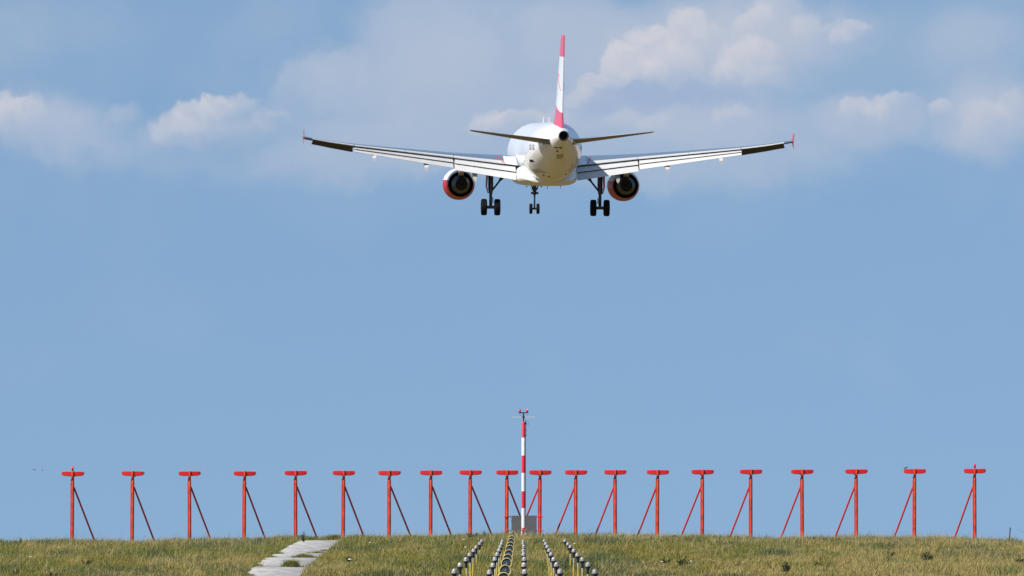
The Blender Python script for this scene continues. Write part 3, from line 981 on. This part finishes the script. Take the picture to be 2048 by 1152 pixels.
def cr(tab, s):
    """smooth table lookup"""
    xsT = [r_[0] for r_ in tab]
    out = []
    s = min(max(s, xsT[0]), xsT[-1])
    i = max(j for j in range(len(xsT)) if xsT[j] <= s)
    i = min(i, len(xsT) - 2)
    h = xsT[i + 1] - xsT[i]
    u = (s - xsT[i]) / h
    for c in range(1, len(tab[0])):
        y = [r_[c] for r_ in tab]
        dl = lambda j: (y[j + 1] - y[j]) / (xsT[j + 1] - xsT[j])

        def slope(j):
            if j == 0: return dl(0)
            if j == len(y) - 1: return dl(len(y) - 2)
            a, b2 = dl(j - 1), dl(j)
            return 0 if a * b2 <= 0 else 2 * a * b2 / (a + b2)
        m0, m1 = slope(i) * h, slope(i + 1) * h
        out.append((2 * u**3 - 3 * u**2 + 1) * y[i] + (u**3 - 2 * u**2 + u) * m0 + (-2 * u**3 + 3 * u**2) * y[i + 1] + (u**3 - u**2) * m1)
    return out


FT = [(0, -.25, -.35, .05), (.15, 0, -.65, .33), (.5, 0.27, -.90, .62), (1.2, .70, -1.23, 1.03), (2.2, 1.30, -1.51, 1.45), (3.5, 2.03, -1.71, 1.78), (5, 2.28, -1.80, 1.94), (6.5, 2.32, -1.82, 1.975),
      (23.5, 2.32, -1.82, 1.975), (25.5, 2.32, -1.72, 1.955), (27.5, 2.31, -1.43, 1.88), (29.5, 2.29, -1.02, 1.72), (31.5, 2.25, -.55, 1.47), (33.5, 2.15, -.06, 1.14), (35.3, 1.97, .46, .78), (36.6, 1.80, .86, .50), (37.5, 1.68, 1.04, .335)]


def fus(s):
    zt, zb, rx = cr(FT, s)
    return (zt + zb) / 2, rx, (zt - zb) / 2


def fus_x(s, z):
    zc, rx, rz = fus(s)
    return rx * math.sqrt(max(0.0, 1 - ((z - zc) / rz) ** 2))


q = MB()
NSEG = 56
rings = []
for s in [0, .08, .2, .4, .7, 1.1, 1.6, 2.2, 3, 4, 5, 6.5, 9, 12, 16, 20, 22, 23.5] + [23.5 + .5 * i for i in range(1, 28)] + [37.5]:
    zc, rx, rz = fus(s)
    rings.append([A(s, rx * math.cos(a), zc + rz * math.sin(a)) for a in [2 * math.pi * k / NSEG for k in range(NSEG)]])
q.loft(rings, caps=False)
q.add(rings[0], [tuple(range(NSEG))])
fusel = q.build('fuselage', WHITEP, AC, 60)
# exhaust of the auxiliary power unit
q = MB()
zc, rx, rz = fus(37.5)
prof = [(.342, -.02), (.350, .05), (.345, .16), (.315, .20), (.27, .19), (.255, .05), (.25, -.35), (.002, -.36)]
pr = [[A(37.5 + h, r_ * math.cos(a), zc + r_ * math.sin(a)) for a in [2 * math.pi * k / 28 for k in range(28)]] for r_, h in prof]
q.loft(pr[:5], 0, False)
q.loft(pr[4:], 1, False)
q.build('exhaust_pipe', [COREM, BLACK], fusel)
# belly fairing
q = MB()
rings = []
for s, hw, zt, zb, ex in ((9.4, 1.2, -1.5, -1.75, 2.2), (10.2, 1.75, -1.0, -1.93, 2.6), (11.2, 2.02, -.65, -2.05, 3.2), (13, 2.10, -.55, -2.09, 3.6), (17, 2.10, -.55, -2.09, 3.6), (19.5, 2.08, -.65, -2.08, 3.4),
                          (21, 1.98, -.85, -2.03, 3.0), (22.3, 1.75, -1.15, -1.93, 2.6), (23.4, 1.35, -1.55, -1.84, 2.2)):
    zc2, h2 = (zt + zb) / 2, (zt - zb) / 2
    ring = []
    for k in range(48):
        a = 2 * math.pi * k / 48
        ca, sa = math.cos(a), math.sin(a)
        ring.append(A(s, hw * math.copysign(abs(ca) ** (2 / ex), ca), zc2 + h2 * math.copysign(abs(sa) ** (2 / ex), sa)))
    rings.append(ring)
q.loft(rings)
q.build('belly_fairing', WHITEP, fusel, 45)
# small items on the skin
for (s, x) in ((14.5, 0), (21.0, 0)):
    q = MB(); q.loft([[A(s - .18, x - .02, 2.29), A(s + .18, x - .02, 2.29), A(s + .18, x + .02, 2.29), A(s - .18, x + .02, 2.29)], [A(s + .04, x - .012, 2.71), A(s + .22, x - .012, 2.71), A(s + .22, x + .012, 2.71), A(s + .04, x + .012, 2.71)]])
    q.build('blade_antenna', WHITEP, fusel, 30)
for (s, x, h) in ((16, -.85, .35), (15, .3, .22), (19, .95, .18), (12, -.2, .3), (8, -.5, .25)):
    zb0 = -2.08 if s > 10 else -1.80
    q = MB(); q.loft([[A(s - .15, x - .015, zb0 + .04), A(s + .15, x - .015, zb0 + .04), A(s + .15, x + .015, zb0 + .04), A(s - .15, x + .015, zb0 + .04)], [A(s + .02, x - .01, zb0 - h), A(s + .16, x - .01, zb0 - h), A(s + .16, x + .01, zb0 - h), A(s + .02, x + .01, zb0 - h)]])
    q.build('drain_mast', STEEL, fusel, 30)


def skin_patch(name, s0, s1, z0, z1, sg, m, n=6, off=.012, parent=None, belly=False):
    """a thin panel lying on the fuselage skin"""
    q = MB()
    top, bot = [], []
    for i in range(n + 1):
        s = s0 + (s1 - s0) * i / n
        rt = []
        rb = []
        for j in range(n + 1):
            if belly:          # z0, z1 are lateral positions here
                x = z0 + (z1 - z0) * j / n
                zc, rx, rz = fus(s)
                z = zc - rz * math.sqrt(max(0, 1 - (x / rx) ** 2))
                rt.append(A(s, x, z - off)); rb.append(A(s, x, z + .02))
            else:
                z = z0 + (z1 - z0) * j / n
                x = fus_x(s, z)
                rt.append(A(s, sg * (x + off), z)); rb.append(A(s, sg * (x - .02), z))
        top.append(rt); bot.append(rb)
    vs = [p for r_ in top for p in r_] + [p for r_ in bot for p in r_]
    w = n + 1
    fs = []
    for i in range(n):
        for j in range(n):
            a = i * w + j
            fs.append((a, a + 1, a + w + 1, a + w))
            a += w * w
            fs.append((a, a + w, a + w + 1, a + 1))
    for i in range(n):
        for (a, b2) in (((i * w), ((i + 1) * w)), (i * w + n, (i + 1) * w + n), (i, i + 1), (n * w + i, n * w + i + 1)):
            fs.append((a, b2, b2 + w * w, a + w * w))
    q.add(vs, fs)
    return q.build(name, m, parent or fusel, 40)


skin_patch('outflow_valve', 27.6, 28.9, -.42, -.28, -1, GAPBLACK)
skin_patch('valve_flap', 27.6, 28.9, -.26, -.20, -1, FLAPP)
skin_patch('access_panel', 33.0, 34.2, -.22, .22, 1, STAIN, belly=True)
for s, x in ((27.2, -.72), (27.2, -.35), (27.4, .80), (34.6, -.25)):
    skin_patch('drain', s, s + .35, x - .05, x + .05, 1, GAPBLACK, 2, belly=True)
skin_patch('oil_smear', 26.6, 28.6, -1.15, -.85, -1, STAIN)
skin_patch('vent_grille', 35.2, 35.7, .50, .60, -1, GAPBLACK, 2)
# registration on the rear fuselage
fc = bpy.data.curves.new('registration', 'FONT')
fc.body = 'OE-LBS'
fc.size = 0.52
fc.space_character = 1.12
fo = bpy.data.objects.new('registration_text', fc)
COL.objects.link(fo)
bpy.context.view_layer.update()
tm = bpy.data.meshes.new_from_object(fo.evaluated_get(bpy.context.evaluated_depsgraph_get()))
bpy.data.objects.remove(fo)
for sg in (-1, 1):
    m2 = tm.copy()
    wmax = max(v.co.x for v in m2.vertices)
    for v in m2.vertices:
        s = 28.7 + (v.co.x if sg < 0 else wmax - v.co.x) * 1.15
        z = 0.42 + v.co.y
        v.co = A(s, sg * (fus_x(s, z) + .014), z)
    m2.materials.append(REGM)
    o = bpy.data.objects.new('registration', m2)
    COL.objects.link(o)
    o.parent = fusel

# ---- lifting surfaces
def foil(n=12):
    up, lo = [], []
    for i in range(n + 1):
        c = (1 - math.cos(math.pi * i / n)) / 2
        tkn = 5 * (.2969 * math.sqrt(c) - .126 * c - .3516 * c * c + .2843 * c**3 - .1015 * c**4)
        up.append((c, tkn)); lo.append((c, -tkn))
    return up, lo


WT = [(0, 11.0, 18.05, -.80, 2.6, .145), (1.97, 11.95, 18.05, -.70, 2.6, .145), (6.4, 14.25, 18.10, -.18, 1.7, .118), (13.35, 17.85, 20.10, .57, .2, .110), (15.2, 18.8, 20.65, .82, -.3, .108), (16.95, 19.72, 21.20, 1.13, -.8, .105)]


def wst(x):
    return [float(np.interp(x, [r_[0] for r_ in WT], [r_[c] for r_ in WT])) for c in range(1, 6)]


def wpt(x, c, up, dz=0.0):
    """a point on the wing skin: span, chord fraction, upper or lower side"""
    le, te, zte, tw, tc_ = wst(x)
    ch = te - le
    tkn = 5 * (.2969 * math.sqrt(c) - .126 * c - .3516 * c * c + .2843 * c**3 - .1015 * c**4) * tc_
    cam = .018 * 4 * c * (1 - c)
    z = zte + (1 - c) * ch * math.sin(R(tw)) + ch * (cam + (tkn * .95 if up else -tkn * 1.05))
    return le + c * ch, z + dz


NC = 12
for sg in (-1, 1):
    # wing box with upper skin, underside and blunt trailing edge
    q = MB()
    spans = [0.6, 1.97, 3, 4.2, 5.4, 6.4, 8, 9.7, 11.5, 13.35, 14.2, 15.2, 16.2, 16.95]
    cs = [(1 - math.cos(math.pi * i / NC)) / 2 for i in range(NC + 1)]
    upper = [[A(wpt(x, c, True)[0], sg * x, wpt(x, c, True)[1] + .018) for c in cs] for x in spans]
    lower = [[A(wpt(x, c, False)[0], sg * x, wpt(x, c, False)[1] - .018) for c in cs] for x in spans]
    q.loft(upper, 0, False, False)
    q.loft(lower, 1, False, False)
    q.loft([[u[-1], l[-1]] for u, l in zip(upper, lower)], 2, False, False)  # black edge strip paints in the shade between wing and flap
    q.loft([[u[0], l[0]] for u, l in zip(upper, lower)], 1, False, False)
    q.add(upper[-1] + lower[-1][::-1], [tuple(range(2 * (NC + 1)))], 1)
    wing = q.build('wing', [GREYP, UNDERP, GAPBLACK], AC, 40)
    # spoilers: pale panels on the upper skin up to the trailing edge
    for (xa, xb) in ((2.9, 6.38), (6.42, 9.83), (9.86, 13.36), (13.42, 16.30)):  # outermost: pale strip added for the sunlit line above the aileron
        q = MB()
        rings = []
        for i in range(7):
            x = xa + (xb - xa) * i / 6
            row = []
            for c in (.86, .91, .96, 1.0):
                s_, z_ = wpt(x, c, True, .018)
                row.append(A(s_ + (.05 if c == 1 else 0), sg * x, z_ + .022))
            for c in (1.0, .96, .91, .86):
                s_, z_ = wpt(x, c, True, .018)
                row.append(A(s_ + (.05 if c == 1 else 0), sg * x, z_ - .02))
            rings.append(row)
        q.loft(rings)
        q.build('trailing_panel', FLAPP, wing, 30)
    # root panel with a thin red border
    q = MB(); rings = []
    for i in range(4):
        x = 2.0 + (2.86 - 2.0) * i / 3
        rings.append([A(wpt(x, c, True)[0], sg * x, wpt(x, c, True, .03)[1] + d_) for c, d_ in ((.55, .03), (.78, .03), (1.0, .03), (1.0, -.01), (.55, -.01))])
    q.loft(rings); rp_ = q.build('root_panel', WHITEP, wing, 30)
    q = MB(); rings = []
    for c in (.50, .62, .75, .88, 1.0):
        x = 2.95 + (1 - c) * .6
        rings.append([A(wpt(x, c, True)[0], sg * (x + e), wpt(x, c, True, .03)[1] + d_) for e, d_ in ((-.022, .034), (.022, .034), (.022, .0), (-.022, .0))])
    q.loft(rings); q.build('walkway_line', REDP, wing, 30)

    # flaps, run out and drooped: an upper panel, a slot with painted-in shade and a lower tab
    def flap_height(x):
        return float(np.interp(x, [2.0, 6.4, 6.45, 13.35], [.95, .78, .66, .34]))

    for (xa, xb) in ((2.12, 6.37), (6.45, 13.38)):
        q = MB(); tb = MB(); sl_ = MB()
        r1, r2, r3 = [], [], []
        for i in range(9):
            x = xa + (xb - xa) * i / 8
            le, te, zte, tw, _t = wst(x)
            H = flap_height(x)
            zt0 = zte - .050
            hm = H * .40
            gap = H * .055 + .012
            s0 = te - .16
            s1 = s0 + .16 + hm * 1.7
            r1.append([A(s0 - .25, sg * x, zt0 - .02), A(s0, sg * x, zt0 + .01), A(s1, sg * x, zt0 - hm), A(s1 - .02, sg * x, zt0 - hm - .012), A(s0 + .1, sg * x, zt0 - hm * .9 - .05), A(s0 - .25, sg * x, zt0 - .2)])
            s2 = s1 - .10
            zb0 = zt0 - hm - gap
            s3 = s2 + (H - hm - gap) * 1.25
            r2.append([A(s2 - .12, sg * x, zb0 - .03), A(s2, sg * x, zb0), A(s3, sg * x, zt0 - H), A(s3 - .02, sg * x, zt0 - H - .014), A(s2 - .05, sg * x, zb0 - .20)])
            r3.append([A(s2 - .10, sg * x, zb0 + gap + .02), A(s2 - .06, sg * x, zb0 - .015), A(s2 - .14, sg * x, zb0 - .015), A(s2 - .18, sg * x, zb0 + gap + .02)])
        q.loft(r1); fl = q.build('flap', FLAPP, wing, 30)
        tb.loft(r2); tb.build('flap_tab', FLAPP, wing, 30)
        sl_.loft(r3); sl_.build('flap_slot_shade', SLOT, wing, 30)  # slate strip behind the gap, its shade put into the colour
    le, te, zte, tw, _t = wst(6.41)
    q = MB(); q.loft([[A(te - .1, sg * (6.41 + e), zte - .04), A(te + .22, sg * (6.41 + e), zte - .2), A(te + .70, sg * (6.41 + e), zte - .72), A(te + .1, sg * (6.41 + e), zte - .6)] for e in (-.06, .06)])
    q.build('flap_hinge', STEEL, wing, 30)
    # aileron, drawn upwards, base colour darkened for the shade underneath
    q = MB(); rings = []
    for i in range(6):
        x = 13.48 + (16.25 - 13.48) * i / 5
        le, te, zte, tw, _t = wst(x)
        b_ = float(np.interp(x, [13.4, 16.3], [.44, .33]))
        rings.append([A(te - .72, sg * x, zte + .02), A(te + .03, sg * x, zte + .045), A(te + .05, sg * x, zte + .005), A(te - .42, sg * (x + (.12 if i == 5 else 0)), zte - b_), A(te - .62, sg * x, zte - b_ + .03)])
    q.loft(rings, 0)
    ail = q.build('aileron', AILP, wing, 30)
    # wingtip fence
    le, te, zte, tw, _t = wst(16.95)
    q = MB()
    X0 = sg * 16.90
    out = [(19.9, 0), (20.9, .50), (21.75, .54), (21.45, 0), (21.80, -.52), (21.0, -.48)]
    zf = zte + .02
    ra = [A(s_, X0 + sg * (.06 * abs(z_) - .0) - .010, zf + z_) for s_, z_ in out]
    rb = [A(s_, X0 + sg * (.06 * abs(z_) - .0) + .010, zf + z_) for s_, z_ in out]
    q.loft([ra, rb])
    q.build('wingtip_fence', REDP, wing, 30)
    # flap track fairings
    for (x, big) in ((12.0, .85), (8.35, .95), (4.95, 1.0)):
        le, te, zte, tw, _t = wst(x)
        H = flap_height(x)
        q = MB(); rings = []
        for f_, hw, dz_, hh in ((0, .03, 0, .05), (.12, .13, -.02, .16), (.4, .19, -.08, .27), (.75, .18, -.25, .27), (.93, .15, -.38, .22), (1.0, .13, -.44, .19)):
            s_ = te - 1.6 * big + f_ * 2.5 * big
            zz = zte - .26 * big + dz_ * big - (H - .22) * f_ * 1.0
            rings.append([A(s_, sg * x + hw * big * a, zz + hh * big * b2) for a, b2 in ((-1, .75), (1, .75), (1.0, .1), (.55, -.6), (.12, -1), (-.12, -1), (-.55, -.6), (-1, .1))])
        q.loft(rings)
        q.build('track_fairing', FLAPP, wing, 30)

    # ---- engine
    EX, EZ = 5.75, -2.02
    q = MB()
    outer = [(10.75, .86), (10.82, .95), (11.2, 1.04), (12.0, 1.10), (13.0, 1.10), (13.9, 1.03), (14.7, .93), (15.0, .885)]
    inner = [(15.0, .870), (14.4, .90), (13.4, .93)]
    ringf = lambda s_, r_, dz_=0: [A(s_, sg * EX + r_ * math.cos(a), EZ + dz_ + r_ * math.sin(a)) for a in [2 * math.pi * k / 40 for k in range(40)]]
    q.loft([ringf(11.4, .80)] + [ringf(10.85, .80)] + [ringf(a, r_) for a, r_ in outer], 0, False)
    q.loft([ringf(*outer[-1]), ringf(*inner[0])], 1, False)
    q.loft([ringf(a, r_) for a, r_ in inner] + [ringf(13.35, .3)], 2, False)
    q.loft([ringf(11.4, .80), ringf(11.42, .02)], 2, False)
    eng = q.build('engine', [None, COREM, BLACK], AC, 35)
    em = MATS.get('nacelle')
    if em is None:
        em = WHITEP.copy()
        em.name = 'nacelle_red_white'
        em.node_tree.nodes['Principled BSDF'].inputs['Coat Weight'].default_value = 0.0
        em.node_tree.nodes['Principled BSDF'].inputs['Specular IOR Level'].default_value = 0.25
        em.node_tree.nodes['Principled BSDF'].inputs['Roughness'].default_value = 0.4
        MATS['nacelle'] = em
        t = em.node_tree
        b = t.nodes['Principled BSDF']
        old = b.inputs['Base Color'].links[0].from_socket
        tcn = t.nodes.new('ShaderNodeTexCoord')
        sp = t.nodes.new('ShaderNodeSeparateXYZ')
        t.links.new(tcn.outputs['Object'], sp.inputs[0])
        gt = t.nodes.new('ShaderNodeMath'); gt.operation = 'LESS_THAN'; gt.inputs[1].default_value = ZO + EZ + .30
        t.links.new(sp.outputs[2], gt.inputs[0])
        mx = t.nodes.new('ShaderNodeMix'); mx.data_type = 'RGBA'
        t.links.new(gt.outputs[0], mx.inputs[0])
        t.links.new(old, mx.inputs[6]); mx.inputs[7].default_value = (0.46, 0.010, 0.020, 1)
        t.links.new(mx.outputs[2], b.inputs['Base Color'])
    eng.data.materials[0] = em
    q = MB()
    q.loft([ringf(13.4, .74), ringf(14.6, .72), ringf(15.1, .685), ringf(15.6, .58), ringf(16.05, .43), ringf(16.1, .40), ringf(16.04, .37)], 0, False)
    q.loft([ringf(16.04, .37), ringf(15.6, .36), ringf(15.3, .28)], 1, True)
    core = q.build('core_nozzle', [COREM, BLACK], eng, 35)
    q = MB(); q.loft([ringf(15.4, .20), ringf(15.9, .14), ringf(16.25, .02)]); q.build('exhaust_cone', DARKM, core)
    q = MB()
    rings = []
    for s_, zt_, zb_, hw in ((11.6, -.95, -1.05, .12), (13, -.62, -1.1, .22), (15, -.45, -1.30, .22), (15.8, -.42, -1.42, .20), (16.8, -.48, -1.15, .17), (17.9, -.55, -.85, .06)):
        rings.append([A(s_, sg * EX + hw * a, z_) for a, z_ in ((-1, zt_), (1, zt_), (.8, zb_), (-.8, zb_))])
    q.loft(rings); q.build('pylon', WHITEP, eng, 30)

    # ---- main landing gear
    GX = 3.795
    q = MB()
    q.tube([A(17.55, sg * GX, -.95), A(17.62, sg * GX, -2.35)], .18, 14)
    q.tube([A(17.62, sg * GX, -2.30), A(17.68, sg * GX, -2.62)], [.175, .13], 14)
    q.tube([A(17.66, sg * GX, -2.55), A(17.71, sg * GX, -3.62)], .105, 14)
    q.tube([A(17.71, sg * (GX - .36), -3.58), A(17.71, sg * (GX + .36), -3.58)], .11, 12)
    gear = q.build('main_gear_leg', STEEL, AC)
    q = MB(); q.tube([A(17.7, sg * (GX - .10), -2.42), A(17.5, sg * (GX - .72), -1.62)], .065, 10); q.tube([A(17.5, sg * (GX - .62), -1.74), A(17.5, sg * (GX - .80), -1.50)], [.08, .15], 10)
    q.build('side_stay', DARKM, gear)
    q = MB(); q.tube([A(17.80, sg * GX, -2.62), A(18.12, sg * GX, -3.02), A(17.80, sg * GX, -3.42)], .05, 8); q.tube([A(17.75, sg * (GX - .15), -2.9), A(17.75, sg * (GX - .15), -3.3)], .03, 8); q.build('torque_link', STEEL, gear)
    q = MB()
    q.loft([[A(16.9, sg * (GX + .20), -1.15), A(18.1, sg * (GX + .20), -1.15), A(18.1, sg * (GX + .30), -1.15), A(16.9, sg * (GX + .30), -1.15)],
            [A(16.95, sg * (GX + .26), -2.15), A(18.05, sg * (GX + .26), -2.15), A(18.05, sg * (GX + .32), -2.15), A(16.95, sg * (GX + .32), -2.15)],
            [A(17.3, sg * (GX + .15), -2.62), A(17.85, sg * (GX + .15), -2.62), A(17.85, sg * (GX + .20), -2.62), A(17.3, sg * (GX + .20), -2.62)]])
    q.build('gear_door', DOORP, gear, 30, .01)
    for w_ in (-1, 1):
        q = MB()
        cx0 = sg * GX + w_ * .462
        ctr = A(17.71, cx0, -3.58)
        q.lathe([(.24, -.17), (.40, -.205), (.50, -.20), (.555, -.165), (.572, -.09), (.574, 0), (.572, .09), (.555, .165), (.50, .20), (.40, .205), (.24, .17)], 36, 'x', ctr)
        wh = q.build('wheel', TYRE, gear, 40)
        q = MB(); q.lathe([(.05, -.19), (.22, -.16), (.25, -.178), (.25, .178), (.22, .16), (.05, .19)], 20, 'x', ctr); q.build('hub', DARKM, wh, 30)

# ---- nose gear
q = MB()
q.tube([A(5.0, 0, -1.7), A(5.02, 0, -2.75)], .13, 12)
q.tube([A(5.02, 0, -2.6), A(5.05, 0, -3.75)], .065, 12)
q.tube([A(5.05, -.24, -3.73), A(5.05, .24, -3.73)], .07, 10)
q.tube([A(5.1, -.20, -2.62), A(5.1, .20, -2.62)], .06, 8)
ng = q.build('nose_gear_leg', STEEL, AC)
for sg in (-1, 1):
    q = MB(); q.tube([A(5.15, sg * .06, -2.5), A(5.5, sg * .42, -1.7)], .05, 8); q.build('drag_stay', STEEL, ng)
    q = MB(); q.lathe([(.03, -.06), (.085, -.05), (.085, .05), (.03, .06)], 12, 'y', A(5.2, sg * .19, -2.62)); q.build('taxi_light', DARKM, ng)
    ctr = A(5.05, sg * .25, -3.73)
    q = MB(); q.lathe([(.15, -.08), (.26, -.105), (.33, -.10), (.362, -.07), (.37, 0), (.362, .07), (.33, .10), (.26, .105), (.15, .08)], 30, 'x', ctr); wh = q.build('wheel', TYRE, ng, 40)
    q = MB(); q.lathe([(.03, -.09), (.15, -.085), (.15, .085), (.03, .09)], 16, 'x', ctr); q.build('hub', DARKM, wh, 30)
    q = MB(); q.loft([[A(3.6, sg * .40, -1.7), A(4.9, sg * .40, -1.7), A(4.9, sg * .42, -1.7), A(3.6, sg * .42, -1.7)], [A(3.7, sg * .52, -2.24), A(4.9, sg * .52, -2.20), A(4.9, sg * .54, -2.20), A(3.7, sg * .54, -2.24)]]); q.build('nose_gear_door', STEEL, ng, 30)

# ---- fin
FN_T = [(1.7, 29.3, 35.85, .075), (2.2, 30.2, 35.95, .085), (2.9, 31.0, 36.12, .088), (8.0, 35.0, 37.35, .085)]


def fin_st(z):
    return [float(np.interp(z, [r_[0] for r_ in FN_T], [r_[c] for r_ in FN_T])) for c in range(1, 4)]


def fin_half(s, z):
    le, te, tc_ = fin_st(z)
    c = min(max((s - le) / (te - le), 0), 1)
    return 5 * tc_ * (te - le) * (.2969 * math.sqrt(c) - .126 * c - .3516 * c * c + .2843 * c**3 - .1015 * c**4) + .022


q = MB()
rings = []
for z in (1.7, 1.95, 2.2, 2.5, 2.9, 3.6, 4.6, 5.8, 7.0, 8.02, 8.13, 8.19):
    le, te, tc_ = fin_st(z)
    if z > 8.05:
        le += (z - 8.02) * 2.5
    cs = [(1 - math.cos(math.pi * i / 14)) / 2 for i in range(15)]
    k2 = 1.0 if z < 8.05 else (.75 if z < 8.15 else .3)
    fl_ = 1.0 + 1.1 * max(0.0, 1 - (z - 1.7) / 1.15) ** 2
    L_ = [A(le + c * (te - le), -fin_half(le + c * (te - le), z) * k2 * fl_, z) for c in cs]
    R_ = [A(le + c * (te - le), fin_half(le + c * (te - le), z) * k2 * fl_, z) for c in cs[::-1]]
    rings.append(L_ + R_)
q.loft(rings)
fin = q.build('fin', WHITEP, AC, 35)
fm = WHITEP.copy()
fm.name = 'fin_red_white'
t = fm.node_tree
b = t.nodes['Principled BSDF']
old = b.inputs['Base Color'].links[0].from_socket
tcn = t.nodes.new('ShaderNodeTexCoord')
sp = t.nodes.new('ShaderNodeSeparateXYZ')
t.links.new(tcn.outputs['Object'], sp.inputs[0])


def fmath(op, a, b2):
    n = t.nodes.new('ShaderNodeMath'); n.operation = op
    for i, v in enumerate((a, b2)):
        if isinstance(v, (int, float)): n.inputs[i].default_value = v
        else: t.links.new(v, n.inputs[i])
    return n.outputs[0]


# local y = 17.71 - s ; distance ahead of the trailing edge at the red field
ahead = fmath('MAXIMUM', fmath('ADD', sp.outputs[1], 36.3 - 17.71), 0.0)
low = fmath('ADD', fmath('MULTIPLY', fmath('POWER', fmath('DIVIDE', ahead, 4.6), 1.7), .85), 2.92 + ZO)
isred = fmath('MAXIMUM', fmath('LESS_THAN', sp.outputs[2], low), fmath('GREATER_THAN', fmath('SUBTRACT', sp.outputs[2], fmath('MULTIPLY', ahead, .05)), 6.70 + ZO))
mx = t.nodes.new('ShaderNodeMix'); mx.data_type = 'RGBA'
t.links.new(isred, mx.inputs[0])
t.links.new(old, mx.inputs[6]); mx.inputs[7].default_value = (0.76, 0.030, 0.080, 1)
t.links.new(mx.outputs[2], b.inputs['Base Color'])
fin.data.materials[0] = fm
# arrow mark on both sides of the fin
for sg in (-1, 1):
    q = MB()
    def stroke(pts, w):
        for (a, b2) in zip(pts[:-1], pts[1:]):
            steps = 14
            rings = []
            for i in range(steps + 1):
                s_ = a[0] + (b2[0] - a[0]) * i / steps
                z_ = a[1] + (b2[1] - a[1]) * i / steps
                row = []
                for e, off in ((-w, .012), (w, .012), (w, -.02), (-w, -.02)):
                    row.append(A(s_ + e, sg * (fin_half(s_ + e, z_) + off), z_))
                rings.append(row)
            q.loft(rings)
    stroke([(33.75, 5.66), (34.05, 5.30), (34.75, 4.85), (35.65, 4.42)], .07)
    stroke([(33.75, 5.66), (34.45, 5.55), (34.95, 5.36)], .08)
    q.build('tail_emblem', EMB, fin, 30)

# ---- tailplanes
for sg in (-1, 1):
    q = MB()
    rings = []
    for x, le, te, z, tc_ in ((.35, 31.35, 35.2, 1.07, .10), (1.0, 31.75, 35.3, 1.14, .10), (2.5, 32.75, 35.55, 1.30, .10), (4.5, 34.1, 35.9, 1.52, .095), (6.0, 35.1, 36.15, 1.69, .09), (6.22, 35.4, 36.2, 1.71, .05)):
        ch = te - le
        cs = [(1 - math.cos(math.pi * i / 10)) / 2 for i in range(11)]
        inc = math.sin(R(-2.6))
        th = lambda c: 5 * tc_ * ch * (.2969 * math.sqrt(c) - .126 * c - .3516 * c * c + .2843 * c**3 - .1015 * c**4)
        U = [A(le + c * ch, sg * x, z + (1 - c) * ch * inc + th(c) * .8 + .012) for c in cs]
        Lw = [A(le + c * ch, sg * x, z + (1 - c) * ch * inc - th(c) * 1.0 - .012) for c in cs]
        rings.append((U, Lw))
    q.loft([r_[0] for r_ in rings], 0, False, False)
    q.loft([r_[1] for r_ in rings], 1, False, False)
    q.loft([[r_[0][-1], r_[1][-1]] for r_ in rings], 1, False, False)
    q.loft([[r_[0][0], r_[1][0]] for r_ in rings], 0, False, False)
    q.add(rings[-1][0] + rings[-1][1][::-1], [tuple(range(22))], 1)
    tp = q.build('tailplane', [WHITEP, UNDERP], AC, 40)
    skin_patch('tailplane_seal', 33.2, 35.1, .78, 1.06, sg, SLOT, 6, .010)
